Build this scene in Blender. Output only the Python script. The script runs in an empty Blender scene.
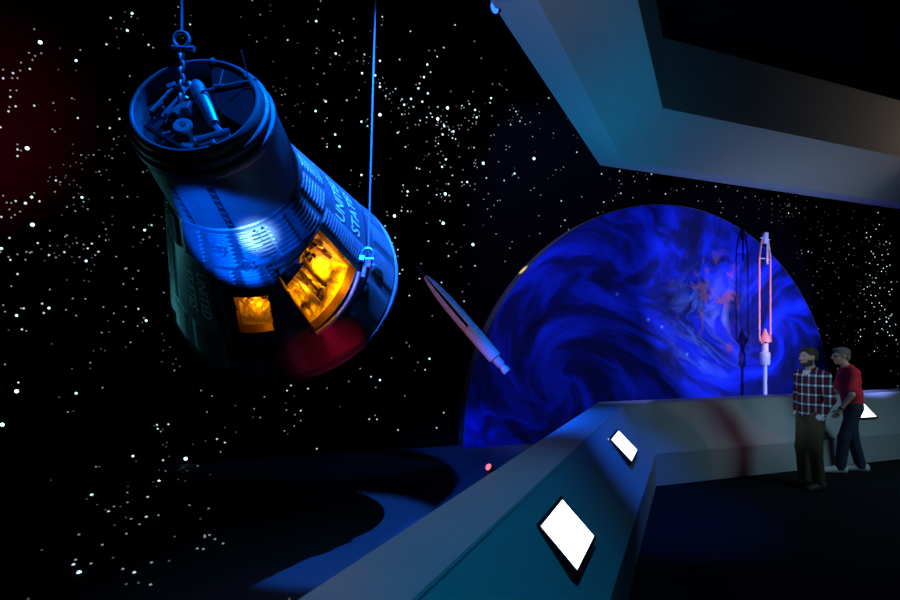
import bpy, bmesh, math, random
import numpy as np
from mathutils import Vector, Matrix, noise
random.seed(7)
SC = bpy.context.scene
COL = SC.collection
PI = math.pi
rad = math.radians

# ---------------------------------------------------------------- materials
def new_mat(name):
    m = bpy.data.materials.new(name)
    m.use_nodes = True
    nt = m.node_tree
    for nd in list(nt.nodes):
        nt.nodes.remove(nd)
    out = nt.nodes.new('ShaderNodeOutputMaterial')
    return m, nt, out

def N(nt, kind, **kw):
    nd = nt.nodes.new(kind)
    for k, v in kw.items():
        if k.startswith('i_'):
            key = k[2:]
            key = int(key) if key.isdigit() else key.replace('_', ' ')
            nd.inputs[key].default_value = v
        else:
            setattr(nd, k, v)
    return nd

def pbr(name, color, rough=0.5, metal=0.0, var=0.0, scale=8.0, bump=0.0, bscale=60.0, spec=0.5):
    m, nt, out = new_mat(name)
    b = N(nt, 'ShaderNodeBsdfPrincipled')
    b.inputs['Roughness'].default_value = rough
    b.inputs['Metallic'].default_value = metal
    b.inputs['Specular IOR Level'].default_value = spec
    nt.links.new(b.outputs[0], out.inputs[0])
    tc = N(nt, 'ShaderNodeTexCoord')
    c = (*color, 1)
    if var > 0:
        no = N(nt, 'ShaderNodeTexNoise')
        no.inputs['Scale'].default_value = scale
        no.inputs['Detail'].default_value = 5
        nt.links.new(tc.outputs['Object'], no.inputs['Vector'])
        mx = N(nt, 'ShaderNodeMix', data_type='RGBA')
        mx.inputs[6].default_value = tuple(max(0, x * (1 - var)) for x in color) + (1,)
        mx.inputs[7].default_value = tuple(min(1, x * (1 + var)) for x in color) + (1,)
        nt.links.new(no.outputs[0], mx.inputs[0])
        nt.links.new(mx.outputs[2], b.inputs['Base Color'])
    else:
        b.inputs['Base Color'].default_value = c
    if bump > 0:
        n2 = N(nt, 'ShaderNodeTexNoise')
        n2.inputs['Scale'].default_value = bscale
        n2.inputs['Detail'].default_value = 3
        nt.links.new(tc.outputs['Object'], n2.inputs['Vector'])
        bp = N(nt, 'ShaderNodeBump')
        bp.inputs['Strength'].default_value = bump
        bp.inputs['Distance'].default_value = 0.01
        nt.links.new(n2.outputs[0], bp.inputs['Height'])
        nt.links.new(bp.outputs[0], b.inputs['Normal'])
    return m

def emit(name, color, strength, sample=True):
    m, nt, out = new_mat(name)
    e = N(nt, 'ShaderNodeEmission')
    e.inputs[0].default_value = (*color, 1)
    e.inputs[1].default_value = strength
    nt.links.new(e.outputs[0], out.inputs[0])
    if not sample:
        m.cycles.emission_sampling = 'NONE'
    return m

MAT = dict(
    wall=pbr('black_wall', (0.0022, 0.0022, 0.0026), 1.0, var=0.2, scale=2, spec=0.0),
    pit=pbr('pit_floor', (0.032, 0.032, 0.036), 0.85, var=0.25, scale=3, spec=0.2),
    carpet=pbr('carpet', (0.009, 0.013, 0.016), 0.97, var=0.75, scale=9, bump=0.6, bscale=180, spec=0.1),
    black=pbr('black_paint', (0.003, 0.003, 0.004), 1.0, spec=0.0),
    plaster=pbr('painted_plaster', (0.42, 0.44, 0.46), 0.8, var=0.05, scale=5, bump=0.15, bscale=120, spec=0.2),
    barrier=pbr('painted_panel', (0.42, 0.44, 0.46), 0.5, var=0.04, scale=2, spec=0.3),
    frame=pbr('black_metal', (0.006, 0.006, 0.007), 0.45, 0.3),
    skin=pbr('capsule_shingle', (0.12, 0.125, 0.135), 0.42, 0.35, var=0.45, scale=7, bump=0.25, bscale=35),
    neck=pbr('capsule_neck', (0.15, 0.155, 0.165), 0.45, 0.35, var=0.4, scale=9, bump=0.25, bscale=30),
    dark=pbr('capsule_dark', (0.018, 0.018, 0.02), 0.55, 0.2, var=0.4, scale=12),
    steel=pbr('steel', (0.45, 0.45, 0.47), 0.38, 0.7, var=0.3, scale=20),
    plate=pbr('bulkhead_plate', (0.007, 0.008, 0.010), 0.8, 0.0, var=0.3, scale=14, spec=0.1),
    paint=pbr('white_lettering', (0.75, 0.75, 0.75), 0.6, var=0.35, scale=25),
    cable=pbr('steel_cable', (0.30, 0.30, 0.32), 0.5, 0.4),
    foil=pbr('crumpled_foil', (0.75, 0.62, 0.38), 0.36, 0.55, var=0.55, scale=9, bump=0.9, bscale=28),
    foildark=pbr('dark_harness', (0.014, 0.010, 0.006), 0.6, 0.1, var=0.6, scale=20, bump=0.6, bscale=40),
    bronze=pbr('window_frame', (0.10, 0.06, 0.035), 0.45, 0.5, var=0.3, scale=15),
    white=pbr('model_white', (0.72, 0.72, 0.74), 0.4, 0.0, var=0.06, scale=12),
    salmon=pbr('salmon_paint', (0.88, 0.36, 0.25), 0.45, 0.0, var=0.08, scale=10),
    rim=pbr('disc_rim', (0.10, 0.10, 0.11), 0.3, 0.3),
    skin_a=pbr('skin_tone', (0.55, 0.33, 0.25), 0.55),
    skin_b=pbr('skin_tone_ruddy', (0.58, 0.34, 0.27), 0.55),
    hair=pbr('brown_hair', (0.045, 0.028, 0.018), 0.7, var=0.4, scale=60, bump=0.5, bscale=150),
    beard=pbr('brown_beard', (0.06, 0.034, 0.022), 0.8, var=0.4, scale=60),
    grey_hair=pbr('grey_hair', (0.20, 0.16, 0.15), 0.7, var=0.4, scale=60, bump=0.5, bscale=150),
    khaki=pbr('olive_trousers', (0.075, 0.060, 0.032), 0.9, var=0.15, scale=12, bump=0.3, bscale=40),
    denim=pbr('navy_denim', (0.025, 0.032, 0.060), 0.9, var=0.2, scale=14, bump=0.3, bscale=40),
    polo=pbr('red_polo', (0.62, 0.015, 0.035), 0.85, var=0.1, scale=10, bump=0.25, bscale=18),
    tee=pbr('pale_tee', (0.6, 0.62, 0.65), 0.9),
    boot=pbr('dark_boot', (0.03, 0.022, 0.016), 0.6),
    sneaker=pbr('white_sneaker', (0.65, 0.68, 0.70), 0.7, var=0.05, scale=20),
    eye=pbr('eye', (0.7, 0.7, 0.7), 0.2),
    iris=pbr('iris', (0.03, 0.02, 0.015), 0.2),
    screen=emit('lit_screen', (0.86, 0.96, 1.0), 3.0),
    redlens=emit('red_lens', (1.0, 0.10, 0.16), 2.6),
    bluelens=emit('blue_lens', (0.02, 0.12, 1.0), 3.0),
    dot_glow=emit('dot_glow', (0.6, 0.6, 1.0), 1.2, False),
)
STAR_COL = {1: ((0.75, 0.78, 0.85), 0.10), 2: ((0.80, 0.86, 0.92), 0.34), 3: ((0.72, 0.92, 1.0), 0.85),
            4: ((0.55, 0.90, 1.0), 1.9), 5: ((0.50, 0.95, 1.0), 3.2)}
STAR_RAD = {1: 0.0105, 2: 0.0115, 3: 0.0140, 4: 0.0185, 5: 0.026}
STAR_MAT = {k: emit('star_light_%d' % k, c, s, False) for k, (c, s) in STAR_COL.items()}

# ---------------------------------------------------------------- mesh builder
class MB:
    def __init__(self):
        self.v = []; self.f = []
    def add(self, vs, fs):
        o = len(self.v)
        self.v += [tuple(p) for p in vs]
        self.f += [tuple(i + o for i in q) for q in fs]
        return self
    def box(self, c, s, rot=None, bev=0.0):
        bm = bmesh.new()
        bmesh.ops.create_cube(bm, size=1)
        for v in bm.verts:
            v.co = Vector((v.co.x * s[0], v.co.y * s[1], v.co.z * s[2]))
        if bev > 0:
            bmesh.ops.bevel(bm, geom=bm.edges[:], offset=bev, segments=2, affect='EDGES', profile=0.5)
        M = rot if rot is not None else Matrix.Identity(3)
        bm.verts.index_update()
        vs = [M @ v.co + Vector(c) for v in bm.verts]
        fs = [[v.index for v in f.verts] for f in bm.faces]
        bm.free()
        return self.add(vs, fs)
    def tube(self, pts, r, seg=10, cap=True, closed=False):
        pts = [Vector(p) for p in pts]
        n = len(pts)
        rs = r if isinstance(r, (list, tuple)) else [r] * n
        vs = []; fs = []
        up = None
        for i, p in enumerate(pts):
            a = pts[(i - 1) % n] if (closed or i > 0) else p
            b = pts[(i + 1) % n] if (closed or i < n - 1) else p
            d = (b - a).normalized()
            if up is None:
                up = Vector((0, 0, 1)) if abs(d.z) < 0.9 else Vector((1, 0, 0))
            x = d.cross(up).normalized(); y = x.cross(d).normalized(); up = y
            for k in range(seg):
                t = 2 * PI * k / seg
                vs.append(p + (x * math.cos(t) + y * math.sin(t)) * rs[i])
        m = n if closed else n - 1
        for i in range(m):
            j = (i + 1) % n
            for k in range(seg):
                l = (k + 1) % seg
                fs.append((i * seg + k, i * seg + l, j * seg + l, j * seg + k))
        if cap and not closed:
            fs.append(tuple(range(seg))[::-1]); fs.append(tuple((n - 1) * seg + k for k in range(seg)))
        return self.add(vs, fs)
    def lathe(self, prof, seg=32, M=None, closed=False):
        vs = []; fs = []
        n = len(prof)
        for r, z in prof:
            for k in range(seg):
                t = 2 * PI * k / seg
                p = Vector((r * math.sin(t), r * math.cos(t), z))
                vs.append(M @ p if M is not None else p)
        for i in range(n if closed else n - 1):
            j = (i + 1) % n
            for k in range(seg):
                l = (k + 1) % seg
                fs.append((i * seg + k, j * seg + k, j * seg + l, i * seg + l))
        return self.add(vs, fs)
    def ngon_prism(self, poly, z0, z1):
        n = len(poly)
        vs = [(x, y, z0) for x, y in poly] + [(x, y, z1) for x, y in poly]
        fs = [tuple(range(n))[::-1], tuple(range(n, 2 * n))]
        fs += [(i, (i + 1) % n, n + (i + 1) % n, n + i) for i in range(n)]
        return self.add(vs, fs)
    def build(self, name, mat, parent=None, smooth=False, angle=40, fix=True):
        me = bpy.data.meshes.new(name)
        me.from_pydata(self.v, [], self.f)
        mats = mat if isinstance(mat, (list, tuple)) else [mat]
        for m in mats:
            me.materials.append(m)
        if fix:
            bm = bmesh.new(); bm.from_mesh(me)
            bmesh.ops.recalc_face_normals(bm, faces=bm.faces[:])
            bm.to_mesh(me); bm.free()
        if smooth:
            me.shade_smooth()
            try:
                me.set_sharp_from_angle(angle=rad(angle))
            except Exception:
                pass
        o = bpy.data.objects.new(name, me)
        COL.objects.link(o)
        if parent is not None:
            o.parent = parent
        return o

def thing(name, label, cat, loc=(0, 0, 0), rotz=0, group=None):
    o = bpy.data.objects.new(name, None)
    COL.objects.link(o)
    o.empty_display_size = 0.1
    o.location = loc; o.rotation_euler = (0, 0, rotz)
    o['label'] = label; o['category'] = cat
    if group: o['group'] = group
    return o

def tag(o, label, cat, group=None):
    o['label'] = label; o['category'] = cat
    if group: o['group'] = group
    return o

def struct(o, label=None):
    o['kind'] = 'structure'
    if label: o['label'] = label
    return o

# ---------------------------------------------------------------- plan of the hall
CAM_Z = 1.85
YW = 0.3195
U = Vector((math.cos(YW), math.sin(YW), 0)); NB = Vector((-math.sin(YW), math.cos(YW), 0))
AL = rad(64.2)
UL = Vector((math.cos(AL), math.sin(AL), 0)); NL = Vector((-math.sin(AL), math.cos(AL), 0))
C0 = Vector((2.61, 6.34, 0))
BIS = (NB + NL).normalized(); BK = 1.0 / math.cos((AL - YW) / 2)
W0 = Vector((4.484, 10.0, 0)) + NB * 0.30          # foot of the star wall behind the globe

YS = rad(20.3); AS = rad(61.9)
US = Vector((math.cos(YS), math.sin(YS), 0)); ULS = Vector((math.cos(AS), math.sin(AS), 0))

def corner(off, z):
    return C0 + BIS * (off * BK) + Vector((0, 0, z))

def sweep(profile, tl, tr, name, mat, parent=None, closed=True, dl=UL, dr=U):
    """a profile (offset from the barrier line, height) swept along the bent barrier line"""
    m = MB(); vs = []; n = len(profile)
    for off, z in profile: vs.append(corner(off, z) - dl * tl)
    for off, z in profile: vs.append(corner(off, z))
    for off, z in profile: vs.append(corner(off, z) + dr * tr)
    fs = []
    rng = n if closed else n - 1
    for s in range(2):
        for i in range(rng):
            j = (i + 1) % n
            fs.append((s * n + i, s * n + j, (s + 1) * n + j, (s + 1) * n + i))
    if closed:
        fs.append(tuple(range(n))[::-1]); fs.append(tuple(2 * n + i for i in range(n)))
    m.add(vs, fs)
    return m.build(name, mat, parent)

# walls, floors, ceilings
def wall(name, a, b, z0, z1, th, mat, out):
    a = Vector(a); b = Vector(b); out = Vector(out).normalized() * th
    m = MB()
    q = [a, b, b + out, a + out]
    m.add([Vector((p.x, p.y, z0)) for p in q] + [Vector((p.x, p.y, z1)) for p in q],
          [(3, 2, 1, 0), (4, 5, 6, 7), (0, 1, 5, 4), (1, 2, 6, 5), (2, 3, 7, 6), (3, 0, 4, 7)])
    return struct(m.build(name, mat))
WL = W0 - U * 11.13; WR = W0 + U * 12.0
wall('wall_back', WL, WR, 0, 9.6, 0.2, MAT['wall'], NB)
wall('wall_left', (WL.x, WL.y, 0), (WL.x - 1.2, -5.0, 0), 0, 9.6, 0.2, MAT['wall'], (-1, 0, 0))
wall('wall_right', (WR.x, WR.y, 0), (WR.x, -5.0, 0), 0, 9.6, 0.2, MAT['wall'], (1, 0, 0))
wall('wall_front', (WL.x - 1.2, -5.0, 0), (WR.x, -5.0, 0), 0, 9.6, 0.2, MAT['black'], (0, -1, 0))
room = [(WL.x, WL.y), (WR.x, WR.y), (WR.x, -5.0), (WL.x - 1.2, -5.0)]
struct(MB().ngon_prism(room, -0.2, 0.0).build('floor_pit', MAT['pit']))
struct(MB().ngon_prism(room, 9.6, 9.8).build('ceiling', MAT['black']))
cl = C0 - UL * 9.5; cr = C0 + U * 9.0
fl = [(cl.x, cl.y), (C0.x, C0.y), (cr.x, cr.y), (cr.x + 1.2, -4.9), (cl.x, -4.9)]
struct(MB().ngon_prism(fl[::-1], 0.0, 0.01).build('floor', MAT['carpet']))
# ceiling soffit that repeats the barrier upside down
struct(sweep([(0.737, 4.29), (0.43, 4.27), (-0.083, 4.77), (-0.083, 5.66), (-0.083, 5.8), (0.0, 5.8), (0.737, 4.45)], 9.4, 8.8, 'ceiling_soffit', MAT['plaster'], None, True, ULS, US))
ci = corner(-0.083, 0); cl2 = ci - ULS * 9.4; cr2 = ci + US * 8.8
vc = [(cl2.x, cl2.y), (ci.x, ci.y), (cr2.x, cr2.y), (cr2.x + 1.0, -4.9), (cl2.x, -4.9)]
struct(MB().ngon_prism(vc[::-1], 5.66, 5.8).build('ceiling_visitor', MAT['black']))

# barrier
bar = thing('barrier', 'long bent grey barrier wall with sloped face between dark carpet and pit', 'barrier', tuple(C0))
def rel(o):                                        # keep world-built meshes where they are under a moved parent
    o.matrix_parent_inverse = Matrix.Translation(-o.parent.location)
    return o
rel(sweep([(0.0, 0.0), (0.0, 0.41), (0.76, 0.41), (0.76, 0.0)], 9.4, 8.9, 'kick_panel', MAT['barrier'], bar))
rel(sweep([(0.0, 0.413), (0.42, 0.985), (0.74, 0.985), (0.74, 0.413)], 9.4, 8.9, 'sloped_panel', MAT['barrier'], bar))
rel(sweep([(0.412, 0.987), (0.420, 1.0), (0.755, 1.0), (0.76, 0.995), (0.76, 0.415), (0.743, 0.415), (0.743, 0.987)], 9.4, 8.9, 'top_cap', MAT['barrier'], bar))

# lit information panels on the slope
def info_panel(Uv, Nv, a0, a1, label):
    up = (Nv * 0.42 + Vector((0, 0, 0.59))).normalized()
    nn = Uv.cross(up).normalized()
    if nn.z < 0: nn = -nn
    p0 = C0 + Vector((0, 0, 0.41))
    def P(a, b, h): return p0 + Uv * a + up * b + nn * h
    base = P((a0 + a1) / 2, 0.41, 0.0)
    t = thing('information_panel', label, 'panel', base, 0, 'lit information panels on the barrier')
    k = [(a0, 0.552), (a1, 0.552), (a1, 0.283), (a0, 0.283)]
    g = 0.022
    ko = [(a0 - g, 0.552 + g), (a1 + g, 0.552 + g), (a1 + g, 0.283 - g), (a0 - g, 0.283 - g)]
    hz = [0.007, 0.007, 0.050, 0.050]
    low = [P(a, b, 0.001) - base for a, b in ko]
    top = [P(a, b, h + 0.002) - base for (a, b), h in zip(ko, hz)]
    inn = [P(a, b, h + 0.002) - base for (a, b), h in zip(k, hz)]
    m = MB()
    m.add(low + top + inn, [(3, 2, 1, 0)] + [(i, (i + 1) % 4, 4 + (i + 1) % 4, 4 + i) for i in range(4)] +
          [(4 + i, 4 + (i + 1) % 4, 8 + (i + 1) % 4, 8 + i) for i in range(4)])
    m.build('panel_frame', MAT['frame'], t)
    s = MB()
    a = [P(x, y, h + 0.0012) - base for (x, y), h in zip(k, hz)]
    b = [P(x, y, h + 0.0002) - base for (x, y), h in zip(k, hz)]
    s.add(a + b, [(0, 1, 2, 3), (7, 6, 5, 4)] + [(i, 4 + i, 4 + (i + 1) % 4, (i + 1) % 4) for i in range(4)])
    s.build('screen', MAT['screen'], t)
info_panel(UL, NL, -4.238, -3.741, 'glowing white information panel on the left barrier slope, nearer and larger one')
info_panel(UL, NL, -1.646, -1.085, 'glowing white information panel on the left barrier slope near the barrier corner')
info_panel(U, NB, 3.90, 4.31, 'glowing white information panel on the right barrier behind the man in red')
upL = (NL * 0.42 + Vector((0, 0, 0.59))).normalized(); nnL = UL.cross(upL); nnL = nnL if nnL.z > 0 else -nnL
pi = C0 + Vector((0, 0, 0.41)) + UL * -1.696 + upL * 0.575  # place of a tiny glowing white dot on the slope
R3 = Matrix((UL, upL, nnL)).transposed()
M4 = Matrix.Translation(pi) @ R3.to_4x4()
tag(MB().lathe([(0.0001, 0.006), (0.006, 0.005), (0.009, 0.002), (0.009, -0.0005)], 12, M4).build('glowing_dot', MAT['dot_glow']),
    'tiny white glowing dot on the slope beside the far information panel', 'light')

# ---------------------------------------------------------------- globe mural
def mural_material():
    m, nt, out = new_mat('globe_mural')
    L = nt.links.new
    tc = N(nt, 'ShaderNodeTexCoord')
    def vec(node): return node.outputs[0]
    def rotswirl(src, cx, cz, ang, fall):
        c = (cx, 0, cz)
        sub = N(nt, 'ShaderNodeVectorMath', operation='SUBTRACT'); sub.inputs[1].default_value = c; L(src, sub.inputs[0])
        ln = N(nt, 'ShaderNodeVectorMath', operation='LENGTH'); L(sub.outputs[0], ln.inputs[0])
        mu = N(nt, 'ShaderNodeMath', operation='MULTIPLY'); mu.inputs[1].default_value = -fall; L(ln.outputs['Value'], mu.inputs[0])
        ex = N(nt, 'ShaderNodeMath', operation='EXPONENT'); L(mu.outputs[0], ex.inputs[0])
        an = N(nt, 'ShaderNodeMath', operation='MULTIPLY'); an.inputs[1].default_value = ang; L(ex.outputs[0], an.inputs[0])
        vr = N(nt, 'ShaderNodeVectorRotate', rotation_type='AXIS_ANGLE')
        vr.inputs['Center'].default_value = c; vr.inputs['Axis'].default_value = (0, 1, 0)
        L(src, vr.inputs['Vector']); L(an.outputs[0], vr.inputs['Angle'])
        return vr.outputs[0]
    w = tc.outputs['Object']
    w = rotswirl(w, -2.6, 0.95, 3.6, 0.9)
    w = rotswirl(w, -0.7, 2.7, -1.8, 1.0)
    w = rotswirl(w, 2.7, 2.0, 2.6, 1.0)
    def warp(src, scale, amp):
        n = N(nt, 'ShaderNodeTexNoise'); n.inputs['Scale'].default_value = scale; n.inputs['Detail'].default_value = 2; L(src, n.inputs['Vector'])
        sb = N(nt, 'ShaderNodeVectorMath', operation='SUBTRACT'); sb.inputs[1].default_value = (0.5, 0.5, 0.5); L(n.outputs['Color'], sb.inputs[0])
        sc = N(nt, 'ShaderNodeVectorMath', operation='SCALE'); sc.inputs['Scale'].default_value = amp; L(sb.outputs[0], sc.inputs[0])
        ad = N(nt, 'ShaderNodeVectorMath', operation='ADD'); L(src, ad.inputs[0]); L(sc.outputs[0], ad.inputs[1])
        return ad.outputs[0]
    w = warp(w, 0.9, 1.1)
    w = warp(w, 2.3, 0.28)
    def noi(src, scale, detail, dist, rough=0.55, stretch=None):
        if stretch:
            mp = N(nt, 'ShaderNodeMapping'); mp.inputs['Scale'].default_value = stretch; L(src, mp.inputs['Vector']); src = mp.outputs[0]
        n = N(nt, 'ShaderNodeTexNoise'); n.inputs['Scale'].default_value = scale; n.inputs['Detail'].default_value = detail
        n.inputs['Distortion'].default_value = dist; n.inputs['Roughness'].default_value = rough
        L(src, n.inputs['Vector']); return n.outputs[0]
    def ramp(src, stops):
        r = N(nt, 'ShaderNodeValToRGB')
        cr = r.color_ramp
        while len(cr.elements) < len(stops): cr.elements.new(0.5)
        for e, (p, c) in zip(cr.elements, stops): e.position = p; e.color = (*c, 1)
        L(src, r.inputs[0]); return r.outputs[0]
    def blob(cx, cz, r0, r1):
        sub = N(nt, 'ShaderNodeVectorMath', operation='SUBTRACT'); sub.inputs[1].default_value = (cx, 0, cz); L(tc.outputs['Object'], sub.inputs[0])
        ln = N(nt, 'ShaderNodeVectorMath', operation='LENGTH'); L(sub.outputs[0], ln.inputs[0])
        mr = N(nt, 'ShaderNodeMapRange'); mr.inputs['From Min'].default_value = r0; mr.inputs['From Max'].default_value = r1
        mr.inputs['To Min'].default_value = 1; mr.inputs['To Max'].default_value = 0
        L(ln.outputs['Value'], mr.inputs['Value']); return mr.outputs[0]
    def mul(a, b):
        k = N(nt, 'ShaderNodeMath', operation='MULTIPLY'); L(a, k.inputs[0])
        if isinstance(b, float): k.inputs[1].default_value = b
        else: L(b, k.inputs[1])
        return k.outputs[0]
    def mix(f, a, b):
        k = N(nt, 'ShaderNodeMix', data_type='RGBA'); L(f, k.inputs[0])
        for s, i in ((a, 6), (b, 7)):
            if isinstance(s, tuple): k.inputs[i].default_value = (*s, 1)
            else: L(s, k.inputs[i])
        return k.outputs[2]
    n1 = noi(w, 1.0, 5, 0.3, 0.55, (0.7, 1, 1.5))
    sea = ramp(n1, [(0.33, (0.003, 0.006, 0.05)), (0.46, (0.004, 0.011, 0.16)), (0.55, (0.006, 0.025, 0.48)), (0.67, (0.012, 0.055, 0.92)), (0.82, (0.05, 0.14, 1.0))])
    n2 = noi(w, 2.0, 7, 0.4, 0.62, (1.3, 1, 0.8))
    cl = ramp(n2, [(0.46, (0, 0, 0)), (0.68, (1, 1, 1))])
    c1 = mul(cl, blob(0.85, 2.15, 0.3, 1.35))
    col = mix(mul(c1, 0.8), sea, (0.17, 0.33, 0.85))
    n3 = noi(tc.outputs['Object'], 1.9, 8, 0.5, 0.66)
    ln_ = ramp(n3, [(0.53, (0, 0, 0)), (0.56, (1, 1, 1))])
    land = mul(ln_, blob(0.85, 2.85, 0.6, 1.05))
    col = mix(mul(land, 0.65), col, (0.27, 0.10, 0.09))
    fl_ = mul(blob(1.42, 1.72, 0.02, 0.13), 0.5)
    col = mix(fl_, col, (0.30, 0.10, 0.08))
    d = blob(-0.15, 1.57, 0.08, 0.26)
    col = mix(mul(d, 0.85), col, (0.003, 0.006, 0.06))
    for (x, z) in ((-0.63, 2.27), (-0.3, 2.13), (0.32, 1.58), (-1.35, 2.75)):
        col = mix(mul(blob(x, z, 0.0, 0.045), 0.8), col, (0.30, 0.55, 0.95))
    b = N(nt, 'ShaderNodeBsdfPrincipled'); b.inputs['Roughness'].default_value = 0.75; b.inputs['Specular IOR Level'].default_value = 0.15
    L(col, b.inputs['Base Color']); L(b.outputs[0], out.inputs[0])
    return m
DR, DZ, DTH = 4.47, 0.083, 0.25
disc = thing('earth_mural', 'huge half-round blue mural of cloudy Earth standing before the starry wall', 'mural', (4.484, 10.0, 0.0), YW)
a0 = -math.asin(DZ / DR)
arc = []
for i in range(121):
    t = a0 + (PI - 2 * a0) * i / 120
    arc.append((DR * math.cos(t), DZ + DR * math.sin(t)))
arc[0] = (arc[0][0], 0.0); arc[-1] = (arc[-1][0], 0.0)
m = MB(); nA = len(arc)
m.add([(x, 0.0, z) for x, z in arc] + [(x, 0.02, z) for x, z in arc], [tuple(range(nA)), tuple(range(2 * nA - 1, nA - 1, -1))] +
      [(i, nA + i, nA + (i + 1) % nA, (i + 1) % nA) for i in range(nA)])
m.build('painted_face', mural_material(), disc)
m = MB(); vs = []; fs = []
ring = []
for x, z in arc:
    k = (DR + 0.012) / DR
    ring.append(((x * k, -0.004, max(0, DZ + (z - DZ) * k)), (x * k, DTH, max(0, DZ + (z - DZ) * k)), (x * 0.995, DTH, max(0, DZ + (z - DZ) * 0.995)), (x * 1.0005, -0.004, max(0, DZ + (z - DZ) * 1.0005))))
for q in ring: vs += list(q)
for i in range(nA - 1):
    for k in range(4):
        l = (k + 1) % 4
        fs.append((4 * i + k, 4 * (i + 1) + k, 4 * (i + 1) + l, 4 * i + l))
fs += [(0, 1, 2, 3), tuple(4 * (nA - 1) + k for k in (3, 2, 1, 0))]
m.add(vs, fs); m.build('rim', MAT['rim'], disc, True, 50)

# ---------------------------------------------------------------- space capsule
CAPB = Vector((-1.3956, 4.2921, 2.3939))
AX = Vector((0.0294008, -0.91997252, 0.3908787)).normalized()
E2 = Vector((0.99948972, 0.03194203, 0.0)).normalized()
E1 = AX.cross(E2).normalized()
cap = thing('space_capsule', 'ribbed conical space capsule hanging on cables, lit blue with orange glowing openings', 'spacecraft')
cap.rotation_mode = 'QUATERNION'
CROT = Matrix((E2, E1, AX)).transposed()
cap.rotation_quaternion = CROT.to_quaternion()
cap.location = CAPB
def capw(p): return CAPB + CROT @ Vector(p)
H1, R1 = 1.252, 0.410
def RC(h): return 0.945 + (R1 - 0.945) * h / H1
def pt(th, h, dr=0.0, r=None):
    rr = (RC(h) if r is None else r) + dr
    return Vector((rr * math.sin(rad(th)), rr * math.cos(rad(th)), h))
HQ = [(156, .955), (112.5, .99), (110, .555), (150.5, .42)]     # hatch opening, degrees round the cone and height: TL TR BR BL
SQ = [(186.5, .80), (165.5, .80), (170, .52), (189, .50)]        # small window
def inq(q, t, h):
    s = 0
    for i in range(4):
        (x0, y0), (x1, y1) = q[i], q[(i + 1) % 4]
        c = (x1 - x0) / 60 * (h - y0) - (y1 - y0) * (t - x0) / 60
        s += 1 if c > 0 else -1
    return abs(s) == 4
NT = 216
hs = [0.05 + i * 0.004 for i in range(int((H1 - 0.05) / 0.004) + 1)] + [H1]
def rib(t, h):
    zone = None
    for z0, z1, w, off in ((.085, .385, 20, 4), (.43, .985, 18, 0), (1.01, 1.235, 24, 6)):
        if z0 <= h <= z1: zone = (z0, z1, w, off)
    if zone is None: return 0.0
    z0, z1, w, off = zone
    if zone[0] == .43 and (52 < t < 88 or 203 < t < 234): return 0.0        # smooth shingles that carry the lettering
    f = ((t - off) % w) / w
    if f < 0.10 or f > 0.90: return 0.0
    e = min(1, (f - 0.10) / 0.05, (0.90 - f) / 0.05)
    return 0.017 * e * max(0.0, 0.62 - 0.62 * math.cos(2 * PI * (h - z0) / 0.028) - 0.24)
m = MB(); vs = []; fs = []
for h in hs:
    for k in range(NT):
        t = 360.0 * k / NT
        vs.append(pt(t, h, rib(t, h)))
for i in range(len(hs) - 1):
    hm = (hs[i] + hs[i + 1]) / 2
    for k in range(NT):
        tm = 360.0 * (k + 0.5) / NT
        if inq(HQ, tm, hm) or inq(SQ, tm, hm): continue
        l = (k + 1) % NT
        fs.append((i * NT + k, i * NT + l, (i + 1) * NT + l, (i + 1) * NT + k))
m.add(vs, fs); m.build('shingle_skin', MAT['skin'], cap, True, 55, fix=False)
# heat shield and base ring
MB().lathe([(0.0001, -0.17), (0.25, -0.16), (0.5, -0.125), (0.72, -0.07), (0.88, -0.01), (0.93, 0.012), (0.935, 0.03), (0.5, 0.04), (0.0001, 0.04)], 96).build('heat_shield', MAT['dark'], cap, True)
MB().lathe([(0.915, 0.0), (0.940, 0.0), (0.950, 0.008), (0.950, 0.022), (0.938, 0.028), (0.938, 0.036), (0.946, 0.042), (0.946, 0.052), (0.925, 0.058), (0.915, 0.03)], 128, closed=True).build('base_ring', MAT['skin'], cap, True, 35)
# neck
def RN(h): return 0.410 + (0.376 - 0.410) * (h - H1) / (1.69 - H1)
MB().lathe([(0.412, H1 - 0.004), (0.418, H1 + 0.004), (0.418, H1 + 0.012), (0.411, H1 + 0.018)] + [(RN(h) , h) for h in np.linspace(H1 + 0.02, 1.645, 12)], 128).build('neck_section', MAT['neck'], cap, True)
MB().lathe([(.376, 1.645), (.386, 1.652), (.388, 1.662), (.388, 1.690), (.384, 1.700), (.366, 1.705), (.362, 1.712), (.362, 1.722), (.372, 1.730), (.374, 1.745), (.368, 1.757), (.352, 1.762), (.348, 1.770), (.348, 1.785), (.342, 1.795), (.334, 1.805), (.326, 1.812), (.316, 1.812), (.311, 1.806), (.309, 1.66), (.30, 1.655), (.30, 1.64)], 144).build('rim_ring', MAT['neck'], cap, True, 35)
# strips and louvres on the neck
for t in (205, 171.5):
    m = MB()
    hh = np.linspace(1.27, 1.60, 9)
    vs = []
    for h in hh:
        for tt in (t - 2.6, t + 2.6): vs.append(pt(tt, h, 0.0025, RN(h)))
    m.add(vs, [(2 * i, 2 * i + 1, 2 * i + 3, 2 * i + 2) for i in range(len(hh) - 1)])
    st = m.build('dark_strip', MAT['dark'], cap)
    for i in range(6):
        h = 1.30 + 0.05 * i
        MB().tube([pt(t - 1.6, h, 0.004, RN(h)), pt(t + 1.6, h + 0.018, 0.004, RN(h + 0.018))], 0.004, 6).build('strip_mark', MAT['neck'], st)
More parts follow.
